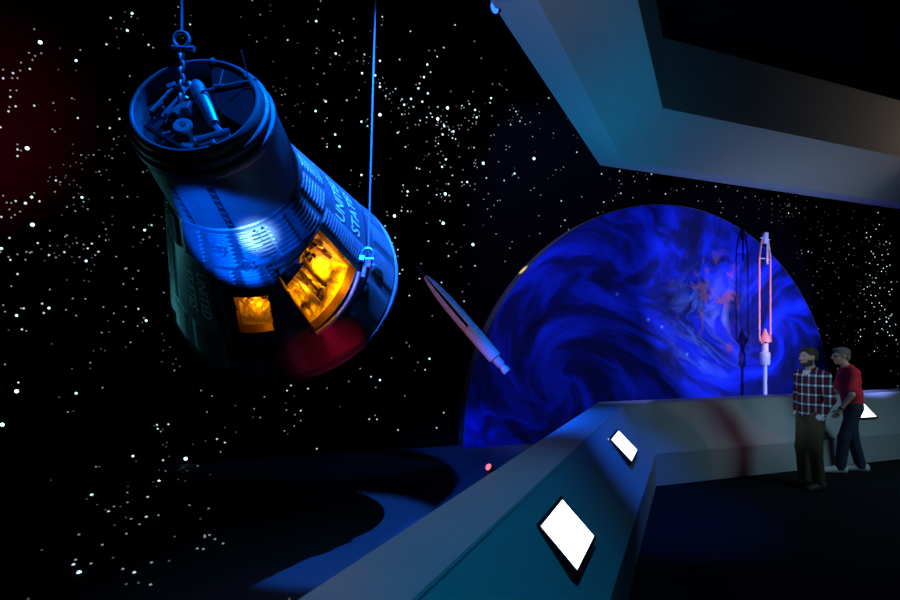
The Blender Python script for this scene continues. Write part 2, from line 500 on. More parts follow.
# grille panel at the top of the cone with slots
m = MB(); vs = []; fs = []
gh = np.linspace(1.04, 1.245, 12); gt = np.linspace(145.5, 162, 9)
for h in gh:
    for t in gt: vs.append(pt(t, h, 0.009))
for i in range(len(gh) - 1):
    for k in range(len(gt) - 1):
        a = i * len(gt) + k
        fs.append((a, a + 1, a + len(gt) + 1, a + len(gt)))
m.add(vs, fs); gp = m.build('louvre_panel', MAT['steel'], cap)
for i in range(7):
    h = 1.06 + i * 0.024
    MB().tube([pt(t, h, 0.010) for t in np.linspace(148, 159.5, 6)], 0.0052, 8).build('louvre', MAT['dark'], gp)
for t in (149.5, 156): MB().tube([pt(t, 1.23, 0.007), pt(t, 1.23, 0.016)], 0.008, 10).build('fastener', MAT['dark'], gp)
# round vents
def axis_matrix(th, h, dr=0.0, r=None):
    """frame on the capsule side: local z points outwards"""
    n = Vector((math.sin(rad(th)), math.cos(rad(th)), 0.427)).normalized() if r is None else Vector((math.sin(rad(th)), math.cos(rad(th)), 0.077)).normalized()
    x = Vector((math.cos(rad(th)), -math.sin(rad(th)), 0)); y = n.cross(x).normalized()
    M = Matrix((x, y, n)).transposed().to_4x4()
    return Matrix.Translation(pt(th, h, dr, r)) @ M
for th, h, s in ((187.5, 1.13, 1.0), (170.5, 1.02, 0.9)):
    v = MB().lathe([(0.052 * s, -0.004), (0.052 * s, 0.010), (0.044 * s, 0.014), (0.036 * s, 0.010), (0.034 * s, 0.004), (0.020 * s, 0.004), (0.018 * s, 0.014), (0.008 * s, 0.014), (0.007 * s, 0.004), (0.0001, 0.004)], 28, axis_matrix(th, h)).build('round_vent', MAT['neck'], cap, True)
# hatch cavity ---------------------------------------------------------
def bil(q, a, b):                                   # a: 0 at the first side (TL-BL) .. 1 (TR-BR); b: 0 bottom .. 1 top
    (t0, h0), (t1, h1), (t2, h2), (t3, h3) = q
    tb = t3 + (t2 - t3) * a; hb = h3 + (h2 - h3) * a
    tt = t0 + (t1 - t0) * a; ht = h0 + (h1 - h0) * a
    return tb + (tt - tb) * b, hb + (ht - hb) * b
def cavity(q, depth, grow, na, nb, amp, seed, name):
    m = MB(); vs = []; fs = []
    for j in range(nb + 1):
        for i in range(na + 1):
            a = -grow + (1 + 2 * grow) * i / na; b = -grow + (1 + 2 * grow) * j / nb
            edge = min(i, j, na - i, nb - j)
            t, h = bil(q, a, b)
            if edge == 0:
                dr = -0.018
            else:
                p = pt(t, h)
                dr = -depth + amp * (noise.noise(p * 9 + Vector((seed, 0, 0))) + 0.7 * abs(noise.noise(p * 19 + Vector((0, seed, 0)))) + 0.35 * noise.noise(p * 43))
                if edge == 1: dr *= 0.8
            vs.append(pt(t, h, dr))
    for j in range(nb):
        for i in range(na):
            k = j * (na + 1) + i
            fs.append((k, k + 1, k + na + 2, k + na + 1))
    m.add(vs, fs)
    return m.build(name, MAT['foil'], cap, False, fix=False)
cav = cavity(HQ, 0.17, 0.05, 48, 48, 0.085, 3.3, 'hatch_lining')
cavity(SQ, 0.085, 0.10, 26, 26, 0.035, 9.1, 'window_lining')
def pole_(name, pts, r, mat, q=HQ):
    vv = []
    for a, b, d in pts:
        t, h = bil(q, a, b); vv.append(pt(t, h, -d))
    return MB().tube(vv, r, 8).build(name, mat, cap, True)
pole_('harness_pipe', [(0.17, 0.72, .09), (0.23, 0.52, .075), (0.26, 0.30, .075), (0.27, 0.05, .09)], 0.017, MAT['foil'])
pole_('cabin_strut', [(0.52, 0.98, .10), (0.47, 0.70, .07), (0.50, 0.40, .07), (0.53, 0.14, .10)], 0.018, MAT['foildark'])
pole_('cabin_strut', [(0.33, 0.70, .10), (0.36, 0.4, .09), (0.38, 0.18, .10)], 0.010, MAT['foildark'])
pole_('cabin_strut', [(0.30, 0.18, .08), (0.55, 0.24, .08), (0.8, 0.16, .09)], 0.010, MAT['foildark'])
pole_('harness_pipe', [(0.42, 0.10, .08), (0.48, 0.20, .07), (0.40, 0.30, .08)], 0.008, MAT['foil'])
m = MB(); vs = []; fs = []
rng = random.Random(5)
for (a, b, s) in ((.07, .84, .075), (.17, .86, .09), (.28, .83, .08), (.37, .89, .085), (.14, .74, .05), (.47, .92, .075), (.24, .74, .045), (.06, .95, .06), (.55, .82, .03), (.62, .72, .028), (.74, .90, .03), (.70, .64, .025), (.84, .72, .025), (.40, .80, .03), (.90, .52, .022)):
    t, h = bil(HQ, a, b)
    R = Matrix.Rotation(rng.uniform(-1, 1), 3, 'X') @ Matrix.Rotation(rng.uniform(-1, 1), 3, 'Z')
    MB().box(pt(t, h, -0.075), (s * 1.5, s * 0.9, s * 1.1), R, 0.008).build('cabin_equipment', MAT['foildark'], cap)
_q = [bil(HQ, .02, .99), bil(HQ, .46, .99), bil(HQ, .44, .80), bil(HQ, .02, .70)]
ip = cavity(_q, 0.055, 0.0, 26, 18, 0.07, 21.7, 'hatch_dark_patch')
ip.data.materials[0] = MAT['foildark']  # uneven dark patch added to blacken the upper corner of the hatch
# a smooth couch panel with the brightest glow
m = MB(); vs = []
for a, b, d in ((.56, .22, .11), (.90, .24, .10), (.86, .60, .12), (.58, .66, .13)):
    t, h = bil(HQ, a, b); vs.append(pt(t, h, -d))
c_ = sum(vs, Vector()) / 4; back = [v - c_.normalized() * 0.02 for v in vs]
m.add(vs + back, [(0, 1, 2, 3), (7, 6, 5, 4)] + [(i, 4 + i, 4 + (i + 1) % 4, (i + 1) % 4) for i in range(4)])
m.build('couch_panel', MAT['foil'], cap)
def border(q, w, dr, name, mat, edges=(0, 1, 2, 3), wt=None, n=14, inner=-0.03):
    """frame round an opening, following the cone"""
    m = MB()
    cc = (sum(t for t, h in q) / 4, sum(h for t, h in q) / 4)
    for e in edges:
        (t0, h0), (t1, h1) = q[e], q[(e + 1) % 4]
        def outw(t, h):
            r = RC(h); dx = rad(t - cc[0]) * r; dy = h - cc[1]
            s = 1 + w / max(0.05, math.hypot(dx, dy)) * 1.35
            return cc[0] + (t - cc[0]) * s, cc[1] + (h - cc[1]) * s
        o0, o1 = outw(t0, h0), outw(t1, h1)
        vs = []; fs = []
        for i in range(n + 1):
            f = i / n
            t, h = t0 + (t1 - t0) * f, h0 + (h1 - h0) * f
            ot, oh = o0[0] + (o1[0] - o0[0]) * f, o0[1] + (o1[1] - o0[1]) * f
            vs += [pt(t, h, inner), pt(t, h, dr), pt(ot, oh, dr), pt(ot, oh, -0.004)]
        for i in range(n):
            for k in range(3):
                fs.append((4 * i + k, 4 * (i + 1) + k, 4 * (i + 1) + k + 1, 4 * i + k + 1))
        m.add(vs, fs)
    return m.build(name, mat, cap, False, fix=True)
border(HQ, 0.038, 0.014, 'hatch_frame', MAT['dark'])
border(HQ, 0.012, 0.018, 'hatch_lip', MAT['bronze'], inner=-0.05)
border(SQ, 0.042, 0.012, 'window_frame', MAT['dark'])
border(SQ, 0.012, 0.016, 'window_lip', MAT['bronze'], inner=-0.05)
# bright curved sill under the hatch
m = MB(); pts_ = []
for i in range(21):
    f = i / 20
    t = HQ[3][0] + (HQ[2][0] - HQ[3][0]) * f; h = HQ[3][1] + (HQ[2][1] - HQ[3][1]) * f
    h -= 0.034 + 0.012 * math.sin(PI * f)
    pts_.append(pt(t, h, 0.018))
m.tube(pts_, 0.021, 10)
m.build('hatch_sill', MAT['steel'], cap, True)
# fairings on the lower cone
def fairing(th, h, l, w, d):
    M = axis_matrix(th, h)
    bm = bmesh.new(); bmesh.ops.create_uvsphere(bm, u_segments=20, v_segments=12, radius=1)
    bm.verts.index_update()
    vs = [M @ Vector((v.co.x * w, v.co.y * l, v.co.z * d)) for v in bm.verts]
    fs = [[v.index for v in f.verts] for f in bm.faces]; bm.free()
    return MB().add(vs, fs).build('fairing', MAT['neck'], cap, True)
fairing(98, .315, .085, .038, .035); fairing(128, .33, .055, .03, .028); fairing(122, .36, .03, .022, .02)
# lettering
def lettering(lines, place, name='lettering'):
    m = MB()
    for txt, x0, y0, sx, sy in lines:
        cu = bpy.data.curves.new('t', 'FONT'); cu.body = txt; cu.size = 1.0; cu.align_x = 'CENTER'; cu.align_y = 'CENTER'; cu.resolution_u = 3; cu.offset = 0.012
        ob = bpy.data.objects.new('t', cu)
        COL.objects.link(ob)
        dg = bpy.context.evaluated_depsgraph_get(); dg.update()
        me = bpy.data.meshes.new_from_object(ob.evaluated_get(dg))
        bpy.data.objects.remove(ob)
        bm = bmesh.new(); bm.from_mesh(me)
        bmesh.ops.triangulate(bm, faces=bm.faces[:]); bm.verts.index_update()
        m.add([place(x0 + v.co.x * sx, y0 + v.co.y * sy) for v in bm.verts], [[v.index for v in f.verts] for f in bm.faces])
        bm.free(); bpy.data.meshes.remove(me); bpy.data.curves.remove(cu)
    return m.build(name, MAT['paint'], cap, fix=False)
lettering([('UNITED', 0, 0.085, 0.115, 0.15), ('STATES', 0, -0.105, 0.115, 0.15)], lambda x, y: pt(72 - math.degrees(x / 0.6), 0.745 + y, 0.006))
lettering([('UNITED', 0, 0.05, 0.11, 0.10), ('STATES', 0, -0.06, 0.11, 0.10)], lambda x, y: pt(-146.5 - math.degrees(y / 0.62), 0.71 - x, 0.006))
# lifting lug on the side
LT, LH = 102, 0.52
lg = MB().box(pt(LT, LH, 0.01), (0.05, 0.05, 0.09), Matrix.Rotation(rad(-LT), 3, 'Z'), 0.008).build('lifting_lug', MAT['steel'], cap)
# opening at the top: bulkhead, plate and gear --------------------------
MB().lathe([(0.0001, 1.72), (0.308, 1.72)], 64).build('bulkhead', MAT['dark'], cap)
HP = 1.796
GO = Vector((0.03, -0.05, 0.05))
class GB(MB):
    def build(self, *k, **q):
        self.v = [(x + GO.x, y + GO.y, z + GO.z) for x, y, z in self.v]
        return MB.build(self, *k, **q)
half = [(0.03, 0.285)]
for i in range(25):
    t = rad(2 + 116 * i / 24)
    half.append((0.302 * math.sin(t), 0.302 * math.cos(t)))
half += [(0.15, -0.06), (0.10, -0.01)]
MB().ngon_prism(half, HP - 0.012, HP).build('cover_plate', MAT['plate'], cap)
MB().tube([(0.02, 0.085, HP + 0.012), (0.085, 0.11, HP + 0.012)], 0.007, 8).tube([(0.075, 0.12, HP + 0.012), (0.13, 0.135, HP + 0.012)], 0.009, 8).tube([(0.12, 0.125, HP + 0.012), (0.30, 0.185, HP + 0.012)], 0.007, 8).tube([(0.10, 0.13, HP + 0.002), (0.10, 0.26, HP + 0.002)], 0.003, 6).build('plate_rail', MAT['steel'], cap)
GB().tube([(-0.075, 0.245, 1.715), (-0.06, 0.21, 1.72), (0.04, 0.02, 1.72), (0.075, -0.05, 1.715)], [0.025, 0.037, 0.037, 0.030], 16).build('parachute_canister', MAT['steel'], cap, True)
GB().tube([(-0.125, 0.26, 1.70), (-0.03, 0.10, 1.69)], 0.018, 10).build('canister_bracket', MAT['steel'], cap, True)
GB().box((0.085, -0.145, 1.70), (0.17, 0.05, 0.05), Matrix.Rotation(rad(22), 3, 'Z'), 0.008).tube([(0.01, -0.17, 1.73), (0.165, -0.105, 1.73)], 0.012, 8).build('equipment_tray', MAT['steel'], cap)
GB().box((0.085, -0.07, 1.71), (0.03, 0.10, 0.03), Matrix.Rotation(rad(40), 3, 'Z'), 0.005).build('tray_bracket', MAT['steel'], cap)
wm = Matrix.Translation((-0.09, -0.062, 1.70))
GB().lathe([(0.014, 0.012), (0.020, 0.022), (0.046, 0.022), (0.05, 0.016), (0.05, 0.006), (0.03, 0.0), (0.014, 0.0)], 24, wm, closed=True).build('pulley_wheel', MAT['steel'], cap, True)
GB().lathe([(0.010, 0.01), (0.022, 0.012), (0.026, 0.0), (0.01, -0.008)], 18, Matrix.Translation((-0.005, -0.135, 1.69)), closed=True).build('pulley_wheel', MAT['neck'], cap, True)
def beam(a, b, w, z, name='cross_beam', mat='neck'):
    a = Vector((*a, z)); b = Vector((*b, z)); d = b - a
    R = Matrix.Rotation(math.atan2(d.y, d.x), 3, 'Z')
    return GB().box((a + b) / 2, (d.length, w, 0.03), R, 0.004).build(name, MAT[mat], cap)
beam((-0.275, 0.02), (-0.16, 0.27), 0.035, 1.66); beam((-0.27, -0.08), (-0.02, -0.25), 0.022, 1.72, mat='plate')
beam((-0.215, 0.0), (-0.12, 0.22), 0.02, 1.70); beam((-0.22, -0.16), (-0.15, -0.10), 0.012, 1.70)
for (x, y, sx, sy, sz, r, z) in ((-0.19, 0.20, .05, .03, .03, 30, 1.73), (-0.15, 0.06, .07, .035, .05, 20, 1.68), (-0.19, 0.02, .05, .03, .05, -30, 1.67), (-0.12, 0.03, .05, .03, .05, 50, 1.70), (-0.09, 0.06, .04, .05, .06, 0, 1.71), (-0.245, 0.10, .03, .06, .05, 20, 1.68), (-0.20, -0.09, .05, .05, .04, 15, 1.65), (-0.05, -0.19, .06, .03, .04, -10, 1.69), (-0.11, 0.16, .05, .07, .04, 40, 1.65)):
    GB().box((x, y, z), (sx, sy, sz), Matrix.Rotation(rad(r), 3, 'Z'), 0.004).build('recovery_unit', MAT['neck'], cap)
m = GB()
for i in range(5):
    GB().tube([(-0.20 + i * 0.012, 0.02 + i * 0.014, 1.715), (-0.10 + i * 0.012, 0.045 + i * 0.018, 1.72)], 0.004, 6).build('cable', MAT['steel'], cap)
m.tube([(-0.27, 0.03, 1.72), (-0.20, 0.16, 1.73), (-0.14, 0.24, 1.73)], 0.008, 8)
m.build('hose', MAT['steel'], cap)
rg = random.Random(11)
for i in range(16):
    x, y = rg.uniform(-0.25, -0.04), rg.uniform(-0.17, 0.20)
    if x * x + y * y > 0.066: continue
    a_ = rg.uniform(0, PI); l_ = rg.uniform(0.03, 0.08)
    dx, dy = math.cos(a_) * l_ / 2, math.sin(a_) * l_ / 2
    MB().tube([(x - dx, y - dy, 1.735), (x, y, 1.75 + rg.uniform(0, .02)), (x + dx, y + dy, 1.735)], rg.uniform(.004, .008), 6).build('pipe', MAT[rg.choice(['neck', 'plate', 'steel'])], cap)
MB().tube([(0.275, 0.13, 1.80), (0.255, 0.19, 1.84), (0.245, 0.25, 1.93)], 0.004, 6).build('whisker_antenna', MAT['steel'], cap)
for t in (8, 52, 152): MB().box((0.313 * math.sin(rad(t)), 0.313 * math.cos(rad(t)), 1.815), (0.022, 0.03, 0.02), Matrix.Rotation(rad(-t), 3, 'Z'), 0.004).build('rim_bracket', MAT['neck'], cap)

# suspension cables -----------------------------------------------------
top_hook = capw((-0.112, 0.055, 1.735))
cb = thing('suspension_cable', 'steel cable with shackle and chain rising from the open top of the capsule', 'cable', top_hook)
px183 = top_hook
zsh = 1.85 + (341 - 55) / 500 * top_hook.y
def torus(c, R, r, ax1, ax2, a0=0, a1=2 * PI, n=24):
    pts = [Vector(c) + Vector(ax1) * (R * math.cos(a0 + (a1 - a0) * i / n)) + Vector(ax2) * (R * math.sin(a0 + (a1 - a0) * i / n)) for i in range(n + (0 if a1 - a0 > 6.2 else 1))]
    return pts
Rz = 0.041
cz = zsh - top_hook.z + 0.082
MB().tube([(0, 0, cz + Rz), (0, 0, 9.6 - top_hook.z)], 0.008, 8).build('wire_rope', MAT['cable'], cb, True)
m = MB().tube(torus((0, 0, cz), Rz, 0, (1, 0, 0), (0, 0, 1), rad(-60), rad(240)), 0.011, 8)
m.tube([(-0.05, 0, cz - 0.04), (0.055, 0, cz - 0.047)], 0.012, 8).tube([(0.05, 0, cz - 0.047), (0.07, 0, cz - 0.05)], 0.016, 8)
m.build('shackle', MAT['cable'], cb, True)
m = MB(); z = cz - 0.05; i = 0
while z > 0.03:
    d = (1, 0, 0) if i % 2 == 0 else (0, 1, 0)
    m.tube([Vector((0, 0, z - 0.018)) + Vector(d) * (0.014 * math.cos(t)) + Vector((0, 0, 0.026 * math.sin(t))) for t in np.linspace(0, 2 * PI, 13)[:-1]], 0.008, 6, closed=True)
    z -= 0.036; i += 1
m.build('chain', MAT['cable'], cb, True)
lugp = capw(pt(LT, LH, 0.055))
cb2 = thing('suspension_cable', 'steel cable with shackle fixed to the side of the capsule beside its hatch', 'cable', lugp)
topd = Vector((0.028, 0, 1)).normalized()
MB().tube([topd * 0.10, topd * ((9.6 - lugp.z) / topd.z)], 0.007, 8).build('wire_rope', MAT['cable'], cb2, True)
m = MB().tube(torus((0.0, -0.012, 0.055), 0.042, 0, (1, 0, 0), (0, 0, 1), rad(-50), rad(230)), 0.013, 8)
m.tube([(-0.045, -0.012, 0.018), (0.045, -0.012, 0.018)], 0.014, 8)
m.build('shackle', MAT['steel'], cb2, True)
m = MB().box((0.0, 0.0, -0.01), (0.05, 0.05, 0.07), None, 0.01).tube([(-0.02, -0.01, -0.03), (-0.035, -0.025, -0.12)], 0.018, 8)
m.build('turnbuckle', MAT['steel'], cb2)

# ---------------------------------------------------------------- rocket models
rk = thing('rocket_model', 'upright rocket model with open red and white shroud on a pole before the globe', 'rocket', (6.35, 10.08, 0.0), YW)
k = 10.08 / 500
def zz(y): return 1.85 + (341 - y) * k
def xx(x): return (x - 765.3) * k
MB().tube([(0, 0, 0), (0, 0, zz(364))], 0.038, 14).build('support_pole', MAT['white'], rk, True)
MB().lathe([(0.001, 0.0), (0.22, 0.0), (0.22, 0.02), (0.05, 0.03), (0.04, 0.03)], 28).build('base_plate', MAT['white'], rk, True)
MB().lathe([(0.001, zz(365.5)), (0.075, zz(365)), (0.092, zz(363)), (0.092, zz(353)), (0.06, zz(351.5)), (0.06, zz(344)), (0.04, zz(343)), (0.001, zz(343))], 24).build('booster_body', MAT['white'], rk, True, 30)
MB().lathe([(0.001, zz(342.5)), (0.115, zz(342)), (0.115, zz(339)), (0.05, zz(333)), (0.012, zz(328.5)), (0.001, zz(328.5))], 24).build('adapter_cone', MAT['salmon'], rk, True, 30)
for s in (-1, 1):
    xs = [(0.05, 343), (0.10, 342.5), (0.138, 340), (0.146, 336), (0.146, 258), (0.122, 250), (0.086, 241.5), (0.07, 239)]
    MB().tube([(s * a, 0, zz(y)) for a, y in xs], 0.0175, 8).build('shroud_half', MAT['salmon'], rk, True)
MB().lathe([(0.001, zz(243.5)), (0.052, zz(243.5)), (0.056, zz(236)), (0.05, zz(233.5)), (0.03, zz(232.3)), (0.001, zz(232.2))], 20).build('nose_cap', MAT['white'], rk, True, 40)
MB().tube([(0.025, -0.03, zz(264.5)), (0.025, -0.03, zz(233))], 0.02, 8).build('satellite_mast', MAT['white'], rk, True)
MB().tube([(-0.13, 0, zz(238.3)), (-0.05, 0, zz(238))], 0.009, 6).build('antenna_boom', MAT['white'], rk, True)
MB().tube([(0.05, 0, zz(239)), (0.14, 0, zz(239.5))], 0.009, 6).build('antenna_boom', MAT['white'], rk, True)
MB().tube([(-0.145, 0, zz(258.3)), (0.145, 0, zz(259.2))], 0.008, 6).build('cross_tie', MAT['white'], rk, True)

def rayp(px, py, Y): return Vector(((px - 450) / 500 * Y, Y, 1.85 - (py - 341) / 500 * Y))
n0 = rayp(425.5, 276.5, 7.3); n1 = rayp(508.0, 373.0, 7.0)
fr = thing('rocket_model', 'slim rocket model flying at a slant between the capsule and the globe', 'rocket', n1)
dirr = (n0 - n1); RL = dirr.length; dirr.normalize()
fr.rotation_mode = 'QUATERNION'; fr.rotation_quaternion = dirr.to_track_quat('Z', 'Y')
sc_ = RL / 127.0
def zl(p): return RL - p * sc_                      # distance from the nose in photo units
def wl(p): return p * sc_
MB().lathe([(0.001, zl(109)), (wl(6.6), zl(108)), (wl(6.9), zl(105)), (wl(6.9), zl(69)), (wl(5.0), zl(67)), (0.001, zl(67))], 28).build('booster_body', MAT['white'], fr, True, 30)
MB().lathe([(0.001, zl(126)), (wl(3.9), zl(126)), (wl(4.2), zl(122)), (wl(3.0), zl(119)), (wl(4.2), zl(117)), (wl(4.6), zl(108)), (0.001, zl(107.9))], 24).build('engine_nozzle', MAT['white'], fr, True, 30)
MB().lathe([(0.001, zl(68)), (wl(4.0), zl(67)), (wl(4.0), zl(30)), (wl(2.0), zl(10)), (0.001, zl(4))], 20).build('payload', MAT['dark'], fr, True, 30)
def shell(c0, c1, name):
    prof = [(2.0, 0), (2.6, 1.5), (4.3, 10), (5.9, 24), (6.7, 38), (6.9, 50), (6.9, 68)]
    m = MB(); vs = []; fs = []; n = 13
    for r, p in prof:
        for i in range(n):
            t = c0 + (c1 - c0) * i / (n - 1)
            vs.append((wl(r) * math.cos(t), wl(r) * math.sin(t), zl(p)))
        for i in range(n):
            t = c0 + (c1 - c0) * i / (n - 1)
            vs.append((wl(r - 0.9) * math.cos(t), wl(r - 0.9) * math.sin(t), zl(p)))
    s = 2 * n
    for j in range(len(prof) - 1):
        for i in range(n - 1):
            a = j * s + i
            fs += [(a, a + 1, a + s + 1, a + s), (a + n, a + s + n, a + s + n + 1, a + n + 1)]
        for i in (0, n - 1):
            a = j * s + i
            fs.append((a, a + s, a + s + n, a + n))
    for j in (0, len(prof) - 1):
        for i in range(n - 1):
            a = j * s + i
            fs.append((a, a + n, a + n + 1, a + 1))
    m.add(vs, fs)
    return m.build(name, MAT['white'], fr, True, 40)
# slot between the shroud halves faces the visitors
qi = fr.rotation_quaternion.inverted()
vd = qi @ (Vector((0, 0, 1.85)) - (n0 + n1) / 2); vang = math.atan2(vd.y, vd.x)
shell(vang + 0.16, vang + PI - 0.2, 'shroud_half')
shell(vang - PI + 0.2, vang - 0.28, 'shroud_half')
m = MB()
for a in (0.55, 0.95):
    for s in (-1, 1):
        t = vang + s * a
        m.tube([(wl(r) * math.cos(t), wl(r) * math.sin(t), zl(p)) for r, p in ((4.5, 11), (6.0, 24), (6.9, 40), (7.0, 67))], wl(0.28), 6)
m.build('shroud_ridge', MAT['white'], fr)
for p in (22, 92):
    q = n1 + dirr * zl(p)
    MB().tube([qi @ (q - n1), qi @ (Vector((q.x, q.y, 9.59)) - n1)], 0.004, 6).build('hanging_wire', MAT['black'], fr)
MB().tube([(0, 0, zl(4)), (0, 0, zl(0)), (0, 0, zl(-9)), (0, 0, zl(-28))], [wl(1.2), wl(1.6), wl(1.8), wl(0.5)], 10).build('dark_spike', MAT['dark'], fr, True)  # slender dark spike added ahead of the nose

# ---------------------------------------------------------------- small stage lights in view
def stage_light(name, loc, direction, r, l, lens, label):
    t = thing(name, label, 'light', loc)
    d = Vector(direction).normalized()
    M = d.to_track_quat('Z', 'Y').to_matrix().to_4x4()
    MB().lathe([(0.001, -l), (r * 0.7, -l), (r, -l * 0.7), (r, 0.0), (r * 0.88, 0.0), (r * 0.86, -0.008), (0.001, -0.008)], 24, M).build('housing', MAT['frame'], t, True, 30)
    MB().lathe([(r * 0.85, -0.005), (r * 0.5, 0.008), (0.001, 0.012)], 24, M).build('lens', lens, t, True)
    return t
# red lamp clipped to the pit side of the barrier top
pr = corner(0.80, 0.0)
dl_ = 3.2
q0 = C0 + NL * 0.80
tt = (3.30 - q0.y) / UL.y
rl_loc = q0 + UL * tt + Vector((0, 0, 1.02))
RLAMP = stage_light('stage_light', rl_loc, (-0.62, -0.55, 0.55), 0.027, 0.08, MAT['redlens'], 'small red stage light clipped to the pit edge of the left barrier')
MB().box((-0.035 * NL.x + 0.0, -0.035 * NL.y, -0.035), (0.02, 0.03, 0.05), Matrix.Rotation(AL, 3, 'Z'), 0.003).build('clamp', MAT['frame'], RLAMP)
qs = C0 + NL * 0.80; ts = 0
Yb = 3.55
bl = Vector(((494 - 450) / 500, 1, (341 - 10) / 500)); 
# on the outer lower edge of the soffit
NLS = Vector((-ULS.y, ULS.x, 0))
best = min((corner(0.737, 4.31 - 1.85) - ULS * (a * 0.01) + NLS * 0.015 for a in range(0, 700)), key=lambda p: abs(p.x / p.y - 0.0885))
bloc = best + Vector((0, 0, 1.85))
stage_light('stage_light', bloc, (-0.75, -0.35, -0.55), 0.05, 0.05, MAT['bluelens'], 'small blue stage light on the outer edge of the overhead soffit')

